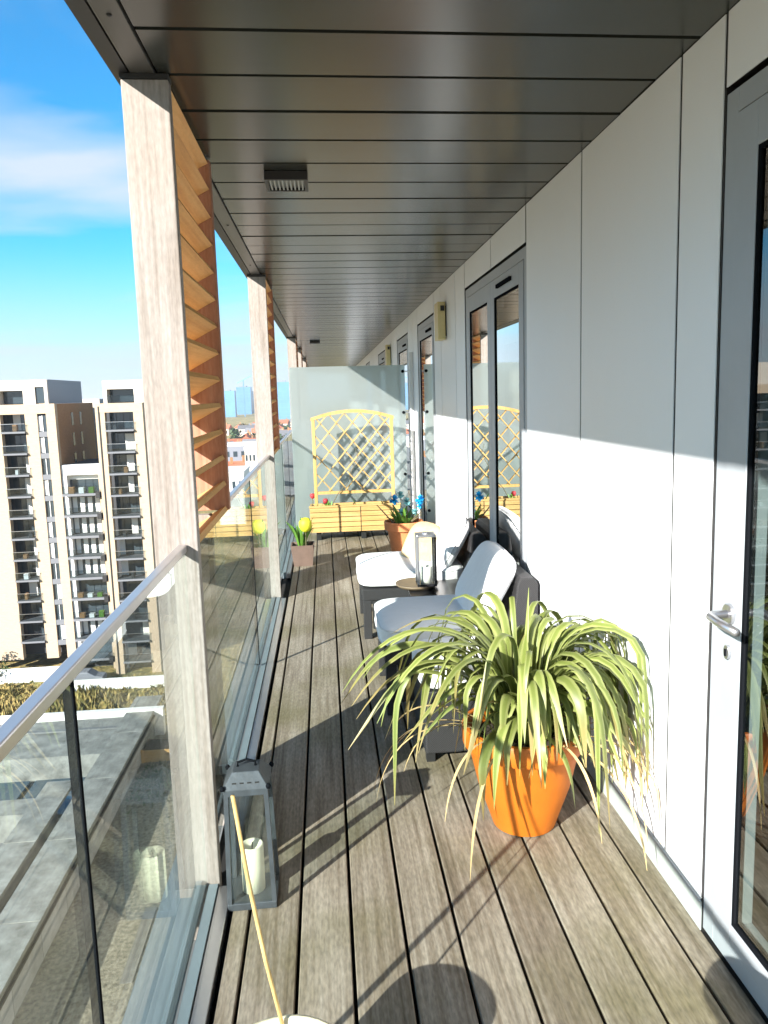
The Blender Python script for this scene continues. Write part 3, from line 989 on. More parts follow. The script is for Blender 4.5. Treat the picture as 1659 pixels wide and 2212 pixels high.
T2 = tower('apartment_tower', 'right yellow brick apartment tower behind the nearest timber screen', -27.85, -22.2, 98, 16, -33, 1.35, [(-26.75, -23.35)], [], .25, nf=12)
ph = MB()
ph.box(-26.9, -26.45, 98.6, 110, 1.35, 4.1).box(-23.25, -22, 98.6, 110, 1.35, 4.1)
ph.box(-26.45, -23.25, 98.6, 110, 3.05, 4.1).box(-26.45, -23.25, 100.3, 110, 1.35, 3.05)
ph.build('penthouse', PALEPANEL, T2)
MB().box(-27.5, -27.38, 97.9, 98.02, -33, 1.0).build('downpipe', DARKTRIM, T2)
MB().box(-26.4, -23.3, 100.0, 100.2, 1.5, 3.0).build('penthouse_window', FARGLASS, T2)
MB().box(-26.45, -23.25, 98.5, 98.55, 1.4, 2.3).build('railing', RAILGLASS, T2)

# middle lower block with projecting balconies
T3 = thing('apartment_block', (-30.7, 100.2, -33), 'lower white topped apartment block between the two brick towers', 'apartment building', 'yellow brick apartment buildings across the ground')
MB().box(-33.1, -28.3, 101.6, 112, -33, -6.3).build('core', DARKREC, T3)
MB().box(-33.15, -28.3, 100.3, 101.6, -7.45, -6.2).build('white_parapet', WHITEP, T3)
MB().box(-33.15, -32.6, 100.3, 101.6, -33, -7.45).build('brick_pier', WHITEP, T3)
MB().box(-28.75, -28.3, 100.3, 101.6, -33, -7.45).build('brick_pier', BRICKY, T3)
MB().box(-32.6, -28.75, 101.3, 101.6, -8.1, -7.45).build('lintel', WHITEP, T3)
smb = MB().box(-33.0, -28.7, 99.3, 101.5, -.15, .15).mesh('balcony', SLABG)
rmb = MB().box(-32.95, -28.75, 99.33, 99.36, .15, 1.1).mesh('railing', RAILGLASS)
gmb = MB()
for k in range(4): gmb.box(-32.5 + k * .93, -32.5 + k * .93 + .87, 101.36, 101.46, .2, 2.3)
gmb = gmb.mesh('window', FARGLASS)
cmb_ = MB().box(0, .55, 101.25, 101.33, .25, 2.2).mesh('curtain', CURTAIN)
for k in range(9):
    z = -9.9 - k * 2.68
    s = piece('balcony', smb, T3, (0, 0, z))
    piece('railing', rmb, s, (0, 0, z)); piece('window', gmb, s, (0, 0, z))
    if k in (1, 2, 3, 4, 7):
        for q in range(4): piece('curtain', cmb_, s, (-32.42 + q * .93, 0, z))
    MB().box(-28.85, -28.35, 98.9, 99.7, z - .4, z + .3).build('hopper', DARKTRIM, s)
    if k in (0, 5, 6):
        for q in range(3):
            xq = -32.3 + q * 1.2
            MB().box(xq, xq + .6, 99.7, 100.3, z + .152, z + random.uniform(.6, 1.0)).build('balcony_furniture', (BRICKB, WHITEP, LEAFG)[q], s)

T4 = thing('apartment_block', (-30, 119, -33), 'pale block seen in the gap behind the two brick towers', 'apartment building', 'yellow brick apartment buildings across the ground')
MB().box(-35.5, -31.0, 118, 128, -33, 2.0).build('wall', PALEPANEL, T4)
wme2 = MB().box(0, .9, 117.9, 117.98, 0, 1.8).mesh('window', FARGLASS)
for k in range(5): piece('window', wme2, T4, (-33.1, 0, -1.2 - k * 2.675))

lw = thing('garden_wall', (-36, 98, -33), 'long white garden wall at the foot of the apartment towers', 'wall')
MB().box(-60, -34.2, 97.0, 97.3, -33, -31.2).build('wall_run', WHITEP, lw)
MB().box(-34.2, -18, 92.6, 92.9, -33, -31.6).build('wall_run', WHITEP, lw)
MB().box(-34.35, -34.2, 92.6, 97.3, -33, -31.4).build('wall_run', WHITEP, lw)
van = thing('parked_car', (-30.5, 95, -33), 'grey car parked between the white wall and the towers', 'car')
MB().prism([(-32.6, -32.6), (-28.4, -32.6), (-28.4, -31.9), (-29.3, -31.75), (-30.2, -31.2), (-31.9, -31.2), (-32.5, -31.8)], 'y', 94.2, 96.0).build('body', GREYPANEL, van, bevel=.1)
for x in (-31.8, -29.2):
    for y in (94.15, 95.85):
        MB().prism([(x + .33 * math.cos(a * .5236), -32.66 + .33 * math.sin(a * .5236)) for a in range(12)], 'y', y, y + .2).build('wheel', BLACK, van)


# ---- trees, shrubs
def crown(rng, c, r, n, s):
    m = MB()
    lobes = [Vector((rng.gauss(0, .45) * r, rng.gauss(0, .45) * r, rng.gauss(0, .35) * r)) for _ in range(7)]
    for i in range(n):
        lb = rng.choice(lobes)
        p = Vector(c) + lb + Vector((rng.gauss(0, 1), rng.gauss(0, 1), rng.gauss(0, .8))).normalized() * r * .55 * rng.random() ** .4
        a = Vector((rng.gauss(0, 1), rng.gauss(0, 1), rng.gauss(0, 1))).normalized()
        b_ = a.cross(Vector((rng.gauss(0, 1), rng.gauss(0, 1), rng.gauss(0, 1)))).normalized()
        k = s * rng.uniform(.6, 1.4)
        m.add([p - a * k, p - b_ * k * .6, p + a * k, p + b_ * k * .6], [(0, 1, 2, 3)])
    return m


def tree(rng, name, x, y, h, r, label, cat, mat, group, n=500, s=.35):
    t = thing(name, (x, y, -33), label, cat, group)
    tm = MB().tube([(x, y, -33), (x + .1, y, -33 + h * .4), (x + .2, y + .1, -33 + h * .8)], [h * .03, h * .022, h * .008], 7)
    for a in range(4):
        g = a * 1.57 + rng.random()
        tm.tube([(x + .1, y, -33 + h * .4), (x + math.cos(g) * r * .6, y + math.sin(g) * r * .6, -33 + h * .75)], [h * .014, h * .005], 5)
    tm.build('trunk', BARK, t)
    crown(rng, (x, y, -33 + h * .66), r, n, s).build('crown', mat, t)
    return t


rg = random.Random(11)
tree(rg, 'tree', -43.6, 97.5, 3.6, 1.9, 'dark green bush tree at the left edge against the white garden wall', 'tree', LEAFDK, None, 700, .18)
# scrub tussocks on the rough ground: a countless mass
sc = MB()
for i in range(5200):
    x = rg.uniform(-50, -16); y = rg.uniform(70, 96.5)
    if rg.random() < .35: continue
    hgt = rg.uniform(.25, 1.1) * (1.2 if (math.sin(x * .35) + math.cos(y * .5)) > 0 else .55)
    for q in range(3):
        a = rg.uniform(0, 6.28); w = rg.uniform(.12, .35)
        p = Vector((x + rg.gauss(0, .2), y + rg.gauss(0, .2), -33)); d = Vector((math.cos(a) * w, math.sin(a) * w, 0))
        sc.add([p - d, p + d, p + Vector((rg.gauss(0, .3), rg.gauss(0, .3), hgt))], [(0, 1, 2)])
SCRUB = GROUND
tag(sc.build('scrub', SCRUB), 'brown and green scrub growing on the rough ground below the towers', 'scrub', kind='stuff')

# ---- distant town between the timber screens
rg = random.Random(5)


def house(x, y, w, d, h, rot, mat_roof, label, group):
    t = thing('house', (x, y, -33), label, 'house', group)
    m4 = Matrix.Rotation(rot, 4, 'Z'); m4.translation = (x, y, -33)
    wl_ = MB().mbox(m4 @ Matrix.Translation((0, 0, h / 2)), w, d, h)
    wl_.build('wall', HOUSEW, t)
    rf = MB()
    e = .5
    pts = [(-w / 2 - e, -d / 2 - e, h), (w / 2 + e, -d / 2 - e, h), (w / 2 + e, d / 2 + e, h), (-w / 2 - e, d / 2 + e, h), (-w / 2 - e, 0, h + d * .38), (w / 2 + e, 0, h + d * .38)]
    rf.add([m4 @ Vector(p) for p in pts], [(0, 1, 5, 4), (2, 3, 4, 5), (1, 2, 5), (3, 0, 4), (3, 2, 1, 0)])
    ro = rf.build('roof', mat_roof, t)
    MB().mbox(m4 @ Matrix.Translation((w * .3, 0, h + d * .42)), .9, .9, d * .3).build('chimney', BRICKB, ro)
    wm = MB()
    for k in range(3):
        for zz in (1.6, 4.4):
            if zz + 1.4 > h: continue
            MB().mbox(m4 @ Matrix.Translation((-w * .32 + k * w * .32, -d / 2 - .03, zz)), 1.2, .1, 1.4).build('window', FARGLASS, t)
    return t


for i in range(44):
    y = 260 + 620 * (i / 44) ** 1.1 + rg.uniform(-12, 12)
    k = rg.uniform(-.135, -.025)
    red = rg.random() < .7
    house(k * y, y, rg.uniform(9, 20), rg.uniform(8, 11), rg.uniform(5.5, 8), rg.choice((0, .2, 1.5, -.3)) + rg.uniform(-.1, .1), ROOFRED if red else ROOFGREY,
          'red tiled house in the distant town between the timber screens' if red else 'grey slated house in the distant town between the timber screens',
          'red roofed houses in the distant town' if red else 'grey roofed houses in the distant town')
for i in range(26):
    y = 230 + 560 * rg.random()
    k = rg.uniform(-.135, -.025)
    tree(rg, 'tree', k * y, y, rg.uniform(8, 14), rg.uniform(3.5, 6), 'bushy tree among the roofs of the distant town', 'tree', rg.choice((LEAFDK, LEAFDK, LEAFBR)),
         'trees in the distant town', 220, 1.1)
# low dark flat roofed sheds nearer by
for i, (x0, x1, y0, z1, m_, lb) in enumerate(((-39, -27, 300, -16.5, GREYPANEL, 'dark grey warehouse with a pale roof edge left of the second timber screen'),
                                             (-27.5, -22.5, 265, -15.5, PALEPANEL, 'pale rendered flat roofed building behind the second timber screen'),
                                             (-30, -23, 215, -19.0, WHITEP, 'low white flat roofed building under the dark warehouse'))):
    t = thing('flat_roofed_building', ((x0 + x1) / 2, y0, -33), lb, 'building')
    MB().box(x0, x1, y0, y0 + 18, -33, z1).build('wall', m_, t)
    MB().box(x0 - .2, x1 + .2, y0 - .2, y0 + 18.2, z1, z1 + .6).build('roof', WHITEP, t)
    for k in range(4):
        MB().box(x0 + (x1 - x0) * (k + .2) / 4, x0 + (x1 - x0) * (k + .7) / 4, y0 - .1, y0 - .02, z1 - 4, z1 - 2).build('window', FARGLASS, t)

TW = [(-.121, 1500, 26, 22, 'blue glass slab at the left of the distant skyline'), (-.108, 1800, 60, 24, 'broad pale blue glass block in the distant skyline'),
      (-.101, 1700, 30, 34, 'narrow darker blue tower beside the crane'), (-.062, 1300, 22, 18, 'short blue tower right of the second timber screen'),
      (-.051, 1250, 20, 34, 'tallest blue tower right of the second timber screen'), (-.0435, 1300, 26, 24, 'broad blue tower nearest the frosted screen'),
      (-.0915, 1900, 34, 20, 'low blue office block behind the second timber screen')]
for k, y, w, zt, lb in TW:
    t = thing('glass_tower', (k * y, y, -33), lb, 'tower', 'blue towers on the skyline')
    x = k * y
    MB().box(x - w / 2, x + w / 2, y, y + w, -33, zt * .75).build('facade', TOWERBL, t)
    MB().box(x - w * .3, x + w * .2, y + 2, y + w * .7, zt * .75, zt * .82).build('plant_room', GREYPANEL, t)
    bm_ = MB().box(-w / 2 - .2, w / 2 + .2, -.15, .1, 0, .45).mesh('floor_band', plain('band', (.14, .28, .44), .5))
    z = -28
    while z < zt * .75 - 3:
        piece('floor_band', bm_, t, (x, y, z)); z += 6.5
crt = thing('tower_crane', (-150, 1500, -33), 'thin tower crane rising over the skyline left of the second timber screen', 'crane')
cx_ = -.1005 * 1500
MB().bar((cx_, 1500, -33), (cx_, 1500, 36), 2, 2).build('mast', TOWERBL, crt)
MB().bar((cx_ - 12, 1500, 30), (cx_ + 16, 1500, 44), 1.6, 1.6).build('jib', TOWERBL, crt)

# ================================================================== OBJECTS
# ---- big strap-leaved plant in an orange pot
PCX, PCY = .640, 2.49
pot = thing('potted_plant', (PCX, PCY, 0), 'large strap leaved plant drooping from an orange pot against the white wall', 'potted plant')
prof = [(.0, .0), (.100, .0), (.109, .004), (.131, .07), (.160, .155), (.183, .255), (.190, .292), (.206, .296), (.211, .305), (.213, .358), (.208, .366), (.194, .366), (.185, .355), (.180, .315), (.0, .315)]
MB().lathe(PCX, PCY, prof, 48).build('pot', TERRA, pot, smooth=False)
for p in bpy.data.objects['pot'].data.polygons: p.use_smooth = True
m_ = bpy.data.objects['pot'].modifiers.new('edge', 'EDGE_SPLIT'); m_.split_angle = R(35)
MB().lathe(PCX, PCY, [(.0, .335), (.08, .332), (.168, .322)], 20).build('soil', SOIL, pot)


def strap(name, base, az, el, length, width, droop, twist, mat, parent, wall=None, segs=14, curl=0.0, floor=.012):
    """arching strap leaf with a shallow V section"""
    p = Vector(base)
    d = Vector((math.cos(az) * math.cos(el), math.sin(az) * math.cos(el), math.sin(el)))
    step = length / segs
    vs = []; uvs = []
    pts = []
    for i in range(segs + 1):
        t = i / segs
        pts.append((p.copy(), d.copy()))
        d = d + Vector((0, 0, -1)) * droop * step * (0.35 + 1.5 * t) + Vector((-math.sin(az), math.cos(az), 0)) * curl * step
        d.normalize()
        nxt = p + d * step
        if wall is not None and nxt.x > wall:
            nxt.x = wall - .002 * (i % 3); d.x = min(d.x, -.02); d.normalize()
        if nxt.z < floor: nxt.z = floor; d.z = max(d.z, 0.0); d.normalize()
        p = nxt
    for i, (q, dd) in enumerate(pts):
        t = i / segs
        side = dd.cross(Vector((0, 0, 1)))
        if side.length < .05: side = Vector((-math.sin(az), math.cos(az), 0))
        side.normalize()
        nrm = side.cross(dd).normalized()
        side = (side * math.cos(twist * t) + nrm * math.sin(twist * t)).normalized()
        nrm = side.cross(dd).normalized()
        w = width * (.62 + .5 * math.sin(min(t * 1.9, 1.57))) * (1 - max(0, (t - .55) / .45) ** 1.6) * .5 + .0006
        vs += [q - side * w + nrm * w * .28, q, q + side * w + nrm * w * .28]
        uvs += [(0, t), (.5, t), (1, t)]
    fs = []
    for i in range(segs):
        a = i * 3
        fs += [(a, a + 1, a + 4, a + 3), (a + 1, a + 2, a + 5, a + 4)]
    o_ = Vector(ORG[parent])
    me = bpy.data.meshes.new(name)
    me.from_pydata([tuple(v - o_) for v in vs], [], fs)
    ul = me.uv_layers.new(name='UVMap')
    for poly in me.polygons:
        poly.use_smooth = True
        for li in poly.loop_indices:
            ul.data[li].uv = uvs[me.loops[li].vertex_index]
    me.materials.append(mat)
    ob = bpy.data.objects.new(name, me)
    return link(ob, parent)


def arching(name, base, az, el0, bend, t0, t1, length, width, twist, curl, kink, mat, parent, wall, segs=16):
    """leaf that climbs, bends over between t0 and t1 and then hangs"""
    p = Vector(base)
    step = length / segs
    pts = []
    slide = 0.0
    kt = .3 + .45 * abs(math.sin(kink * 7.3)) if kink else 2
    for i in range(segs + 1):
        t = i / segs
        u = min(max((t - t0) / (t1 - t0), 0), 1)
        e = el0 - bend * (u * u * (3 - 2 * u))
        if t > kt: e -= kink
        e = max(e, R(-88))
        a = az + curl * t * t + slide
        d = Vector((math.cos(a) * math.cos(e), math.sin(a) * math.cos(e), math.sin(e)))
        pts.append((p.copy(), d))
        q = p + d * step
        if q.x > wall - .05 and math.cos(a) > 0 and e > R(-60):
            slide += (-.28 if math.sin(az) < .25 else .28)
            e0 = R(10); el0 -= e0
        if q.x > wall: q.x = wall - .0015 * (i % 4)
        if q.z < .012: q.z = .012
        p = q
    vs = []; uvs = []
    for i, (q, dd) in enumerate(pts):
        t = i / segs
        side = Vector((-math.sin(az + curl * t * t), math.cos(az + curl * t * t), 0))
        nrm = side.cross(dd).normalized()
        side = (side * math.cos(twist * t) + nrm * math.sin(twist * t)).normalized()
        nrm = side.cross(dd).normalized()
        w = width * (.55 + .5 * math.sin(min(t * 2.2, 1.57))) * (1 - max(0, (t - .5) / .5) ** 1.5) * .5 + .0006
        v = w * (.5 - .35 * t)
        vs += [q - side * w + nrm * v, q, q + side * w + nrm * v]
        uvs += [(0, t), (.5, t), (1, t)]
    fs = []
    for i in range(segs):
        a = i * 3
        fs += [(a, a + 1, a + 4, a + 3), (a + 1, a + 2, a + 5, a + 4)]
    o_ = Vector(ORG[parent])
    me = bpy.data.meshes.new(name)
    me.from_pydata([tuple(v - o_) for v in vs], [], fs)
    ul = me.uv_layers.new(name='UVMap')
    for poly in me.polygons:
        poly.use_smooth = True
        for li in poly.loop_indices: ul.data[li].uv = uvs[me.loops[li].vertex_index]
    me.materials.append(mat)
    return link(bpy.data.objects.new(name, me), parent)


rg = random.Random(23)
for i in range(168):
    az = rg.uniform(0, 2 * math.pi)
    r0 = .10 * math.sqrt(rg.random())
    base = (PCX + r0 * math.cos(az), PCY + r0 * math.sin(az), .325)
    u = rg.random()
    # fuller on the wall side, thinner and longer towards the rail
    rail_side = math.cos(az) < -.3
    if u < .22:
        el, ln, bd, t0, t1 = rg.uniform(66, 86), rg.uniform(.28, .46), rg.uniform(60, 120), .25, 1.0
    elif u < .74:
        el, ln, bd, t0, t1 = rg.uniform(70, 86), rg.uniform(.68, .98), rg.uniform(135, 172), rg.uniform(.18, .32), rg.uniform(.62, .85)
    elif u < .9:
        el, ln, bd, t0, t1 = rg.uniform(56, 76), rg.uniform(.62, .92), rg.uniform(105, 150), .05, rg.uniform(.8, 1.0)
    else:
        el, ln, bd, t0, t1 = rg.uniform(35, 60), rg.uniform(.36, .60), rg.uniform(70, 125), .05, .9
    if math.sin(az) < -.35: ln *= rg.uniform(.60, .90)
    if math.cos(az) > .3: ln *= rg.uniform(.80, .98)
    kink = R(rg.uniform(25, 70)) if rg.random() < .16 else 0
    arching('leaf', base, az, R(el), R(bd), t0, t1, ln, rg.uniform(.018, .038), rg.uniform(-1.1, 1.1), rg.gauss(0, .45), kink, LEAF, pot, XW - .012)
for (az, el, bd, ln, wd) in ((60, 84, 12, .50, .016), (200, 62, 110, .88, .024), (188, 66, 122, .92, .026), (262, 86, 20, .40, .040), (214, 64, 116, .92, .024), (176, 70, 128, .84, .024), (150, 74, 110, .74, .026), (228, 60, 114, .90, .022), (196, 56, 106, .80, .02)):
    arching('leaf', (PCX, PCY, .33), R(az), R(el), R(bd), .15, 1.0, ln, wd, .4, .1, 0, LEAF, pot, XW - .012)
for i in range(34):
    az = R(rg.uniform(-75, 35))
    arching('leaf', (PCX + .07 * math.cos(az), PCY + .07 * math.sin(az), .33), az, R(rg.uniform(66, 82)), R(rg.uniform(145, 168)), rg.uniform(.12, .25), rg.uniform(.6, .85),
            rg.uniform(.72, .98), rg.uniform(.016, .030), rg.uniform(-1, 1), rg.gauss(0, .4), 0, LEAF, pot, XW - .012)
DRY = plain('dry_leaf', (.50, .36, .17), .8, noise=.2)
for i in range(15):
    az = rg.uniform(R(150), R(360))
    strap('dry_leaf', (PCX + .15 * math.cos(az), PCY + .15 * math.sin(az), .35), az, R(rg.uniform(10, 45)), rg.uniform(.35, .55), .008, rg.uniform(4, 7), rg.uniform(-1, 1), DRY, pot, wall=XW - .012)


# ---- armless rattan chairs
def piping(m4, hx, hy, p, r, parent):
    pts = []
    for k in range(49):
        a = 2 * math.pi * k / 48
        c, q = math.cos(a), math.sin(a)
        L = (abs(c) ** p + abs(q) ** p) ** (1 / p)
        pts.append(m4 @ Vector((c / L * hx, q / L * hy, 0)))
    MB().tube(pts, r, 6).build('piping', PIPE, parent, smooth=True)


def chair(y0, y1, x0, label, back=True):
    t = thing('rattan_chair', ((x0 + .95) / 2, (y0 + y1) / 2, 0), label, 'chair', 'charcoal rattan chairs along the wall')
    x1 = .955
    for x in (x0 + .012, x1 - .062):
        for y in (y0, y1 - .05):
            MB().box(x, x + .05, y, y + .05, .0, .245).build('leg', RATTAN, t, bevel=.004)
    MB().box(x0 + .008, x1, y0 - .002, y1 + .002, .245, .315).build('seat_frame', RATTAN, t, bevel=.006)
    for y in (y0 + .05, y1 - .062): pass
    MB().box(x0 + .07, x1 - .07, y0 + .012, y0 + .03, .06, .245).build('side_panel', RATTAN, t)
    MB().box(x0 + .07, x1 - .07, y1 - .03, y1 - .012, .06, .245).build('side_panel', RATTAN, t)
    if back:
        MB().prism([(x1 - .125, .3155), (x1 + .008, .3155), (x1 + .012, .60), (x1 - .01, .63), (x1 - .075, .63), (x1 - .09, .60)], 'y', y0, y1).build('backrest', RATTAN, t, bevel=.008)
    yc = (y0 + y1) / 2; hy_ = (y1 - y0) / 2
    xe = x1 - (.13 if back else .02)
    m4 = Matrix.Translation(((x0 + xe) / 2, yc, .372))
    MB().cushion(m4, (xe - x0) / 2 + .008, hy_ + .004, .062, p=7, n=12, puff=.12).build('seat_cushion', WHITECLOTH, t, smooth=True)
    sc_ = [c for c in t.children if c.name.startswith('seat_cushion')][0]
    for dz in (-.034, .034): piping(m4 @ Matrix.Translation((0, 0, dz)), (xe - x0) / 2 + .007, hy_ + .003, 7, .0045, sc_)
    if back:
        m4 = Matrix.Translation((.765, yc, .56)) @ Matrix.Rotation(R(-90 + 30), 4, 'Y')
        MB().cushion(m4, .185, hy_ - .01, .075, p=4.5, n=12, puff=.35).build('back_cushion', WHITECLOTH, t, smooth=True)
        bc_ = [c for c in t.children if c.name.startswith('back_cushion')][0]
        piping(m4, .186, hy_ - .009, 4.5, .0045, bc_)
    return t


chair(4.63, 5.25, .178, 'far rattan chair with white cushions and a tan pillow')
chair(3.46, 4.03, .225, 'middle rattan chair with white cushions behind the strap leaved plant')
st = thing('rattan_footstool', (.58, 3.17, 0), 'low rattan footstool with a white cushion behind the plant', 'footstool')
MB().box(.355, .80, 2.97, 3.37, .035, .30).build('body', RATTAN, st, bevel=.008)
for x in (.36, .76):
    for y in (2.975, 3.325):
        MB().box(x, x + .035, y, y + .035, 0, .035).build('foot', BLACK, st)
MB().cushion(Matrix.Translation((.578, 3.17, .352)), .238, .212, .056, p=6, n=12, puff=.1).build('cushion', WHITECLOTH, st, smooth=True)

pil = MB().cushion(Matrix.Translation((.60, 4.98, .505)) @ Matrix.Rotation(R(24), 4, 'Z') @ Matrix.Rotation(R(-90 + 28), 4, 'Y'), .165, .18, .07, p=3.0, n=12, puff=.5).build('pillow', TAN, smooth=True)
tag(pil, 'tan pillow leaning on the far rattan chair', 'pillow')

# ---- side table with tray, lantern and candle
tb = thing('side_table', (.68, 4.33, 0), 'low black side table between the two rattan chairs', 'side table')
MB().box(.44, .92, 4.10, 4.56, .352, .372).build('table_top', TABLEM, tb, bevel=.003)
MB().box(.46, .90, 4.12, 4.54, .30, .351).build('apron', RATTAN, tb)
for x in (.46, .865):
    for y in (4.12, 4.505): MB().box(x, x + .035, y, y + .035, 0, .30).build('leg', RATTAN, tb)
ty = thing('round_tray', (.51, 4.36, .372), 'round brown tray on the black side table', 'tray')
MB().lathe(.50, 4.42, [(.0, .374), (.105, .374), (.125, .39), (.128, .398), (.122, .396), (.104, .381), (.0, .381)], 30).build('dish', TRAYM, ty, smooth=True)

tl = thing('table_lantern', (.55, 4.36, .382), 'slim table lantern with four posts on the round tray', 'lantern')
lx0, lx1, ly0, ly1, lz0, lz1 = .492, .604, 4.30, 4.41, .399, .70
MB().box(lx0, lx1, ly0, ly1, lz0, lz0 + .014).build('base', TABLEM, tl)
MB().box(lx0, lx1, ly0, ly1, lz1 - .014, lz1).build('top', STEEL, tl, bevel=.002)
for x in (lx0, lx1 - .012):
    for y in (ly0, ly1 - .012):
        MB().box(x, x + .012, y, y + .012, lz0 + .014, lz1 - .014).build('post', STEEL if x < .5 else TABLEM, tl)
for a_, b_ in (((lx0 + .006, ly0 + .012), (lx0 + .006, ly1 - .012)), ((lx1 - .006, ly0 + .012), (lx1 - .006, ly1 - .012)), ((lx0 + .012, ly0 + .006), (lx1 - .012, ly0 + .006)), ((lx0 + .012, ly1 - .006), (lx1 - .012, ly1 - .006))):
    MB().add([(a_[0], a_[1], lz0 + .014), (b_[0], b_[1], lz0 + .014), (b_[0], b_[1], lz1 - .014), (a_[0], a_[1], lz1 - .014)], [(0, 1, 2, 3)]).build('pane', LANTGLASS, tl)
MB().tube([(.548, 4.355, lz1), (.548, 4.355, lz1 + .008)], .02, 12).build('cap', STEEL, tl)


def candle(name, x, y, z, r, h, mat, label):
    t = thing(name, (x, y, z), label, 'candle')
    MB().lathe(x, y, [(0, z), (r, z), (r * 1.01, z + h * .5), (r, z + h - .003), (r * .93, z + h), (r * .8, z + h - .004), (r * .5, z + h - .016), (0, z + h - .018)], 24).build('wax', mat, t, smooth=True)
    MB().tube([(x, y, z + h - .018), (x + .002, y, z + h + .004)], .0016, 5).build('wick', GASKET, t)
    return t


candle('candle', .55, 4.355, .4135, .034, .095, WAXW, 'short white candle inside the slim table lantern')

# ---- floor lantern
fl = thing('floor_lantern', (-.272, 2.205, 0), 'tapered dark metal floor lantern with glass sides beside the glass balustrade', 'lantern')
ax0, ax1, ay0, ay1 = -.344, -.200, 2.135, 2.279
bx0, bx1, by0, by1 = -.337, -.209, 2.141, 2.271
H1, H2 = .022, .362
MB().box(ax0, ax1, ay0, ay1, .0, H1).build('base', LANTM, fl, bevel=.002)
for (p, q) in (((ax0, ay0), (bx0, by0)), ((ax1, ay0), (bx1, by0)), ((ax0, ay1), (bx0, by1)), ((ax1, ay1), (bx1, by1))):
    sx = 1 if p[0] < -.27 else -1; sy = 1 if p[1] < 2.2 else -1
    w = .013
    vs = []
    for (o_, z) in ((p, H1), (q, H2)):
        xa, xb = sorted((o_[0], o_[0] + sx * w)); ya, yb = sorted((o_[1], o_[1] + sy * w))
        vs += [(xa, ya, z), (xb, ya, z), (xb, yb, z), (xa, yb, z)]
    MB().add(vs, [(0, 3, 2, 1), (4, 5, 6, 7), (0, 1, 5, 4), (1, 2, 6, 5), (2, 3, 7, 6), (3, 0, 4, 7)]).build('corner_bar', LANTM, fl)
tf = MB()
tf.box(bx0, bx1, by0, by0 + .014, H2 - .006, H2 + .014).box(bx0, bx1, by1 - .014, by1, H2 - .006, H2 + .014)
tf.box(bx0, bx0 + .014, by0 + .014, by1 - .014, H2 - .006, H2 + .014).box(bx1 - .014, bx1, by0 + .014, by1 - .014, H2 - .006, H2 + .014)
tf.build('top_frame', LANTM, fl, bevel=.0015)
zr0, zr1 = H2 + .0145, H2 + .056
rx0, rx1, ry0, ry1 = -.312, -.236, 2.170, 2.242
ov = .004
roof = MB().add([(bx0 - ov, by0 - ov, zr0), (bx1 + ov, by0 - ov, zr0), (bx1 + ov, by1 + ov, zr0), (bx0 - ov, by1 + ov, zr0), (rx0, ry0, zr1), (rx1, ry0, zr1), (rx1, ry1, zr1), (rx0, ry1, zr1)],
                [(0, 3, 2, 1), (4, 5, 6, 7), (0, 1, 5, 4), (1, 2, 6, 5), (2, 3, 7, 6), (3, 0, 4, 7)]).build('roof', LANTM, fl, bevel=.002)
for k in range(4):
    x = -.306 + k * .022
    MB().mbox(Matrix.Translation((x, by0 + .010, zr0 + .0145)) @ Matrix.Rotation(R(52), 4, 'X'), .012, .004, .006).build('vent_hole', BLACK, roof)
for (x, y) in ((bx0 - .002, by1 + .002), (bx1 + .002, by1 + .002), (bx1 + .002, by0 - .002), (bx0 - .002, by0 - .002)):
    MB().lathe(x, y, [(.006, zr0 + .001), (.008, zr0 + .008), (.004, zr0 + .015)], 10).build('corner_knob', GASKET, roof)
MB().tube([(-.30, 2.206, zr1), (-.30, 2.206, zr1 + .012), (-.274, 2.206, zr1 + .02), (-.248, 2.206, zr1 + .012), (-.248, 2.206, zr1)], .004, 8).build('handle', GASKET, fl)
i_ = .006
for (a_, b_, c_, d_) in (((ax0 + .012, ay0 + i_), (ax1 - .012, ay0 + i_), (bx1 - .012, by0 + i_), (bx0 + .012, by0 + i_)), ((ax0 + .012, ay1 - i_), (ax1 - .012, ay1 - i_), (bx1 - .012, by1 - i_), (bx0 + .012, by1 - i_)),
                         ((ax0 + i_, ay0 + .012), (ax0 + i_, ay1 - .012), (bx0 + i_, by1 - .012), (bx0 + i_, by0 + .012)), ((ax1 - i_, ay0 + .012), (ax1 - i_, ay1 - .012), (bx1 - i_, by1 - .012), (bx1 - i_, by0 + .012))):
    MB().add([(*a_, H1), (*b_, H1), (*c_, H2 - .006), (*d_, H2 - .006)], [(0, 1, 2, 3)]).build('pane', LANTGLASS, fl)
candle('candle', -.272, 2.207, .0225, .034, .145, WAX, 'tall cream candle inside the floor lantern')

# ---- cream pot at the bottom edge with a bamboo stick
cp = thing('cream_pot', (-.13, 1.30, 0), 'round cream pot whose rim just shows at the bottom edge', 'pot')
MB().lathe(-.13, 1.30, [(0, 0), (.10, 0), (.12, .04), (.138, .16), (.14, .24), (.137, .252), (.128, .252), (.122, .235), (0, .23)], 36).build('body', CREAM, cp, smooth=True)
bs = MB().tube([(-.133, 1.418, .236), (-.160, 1.408, .40), (-.184, 1.402, .58), (-.203, 1.40, .755)], [.0040, .0042, .0042, .0040], 10).build('bamboo_stick', BAMBOO, smooth=True)
tag(bs, 'thin bamboo stick leaning up from the cream pot in front of the floor lantern', 'stick')

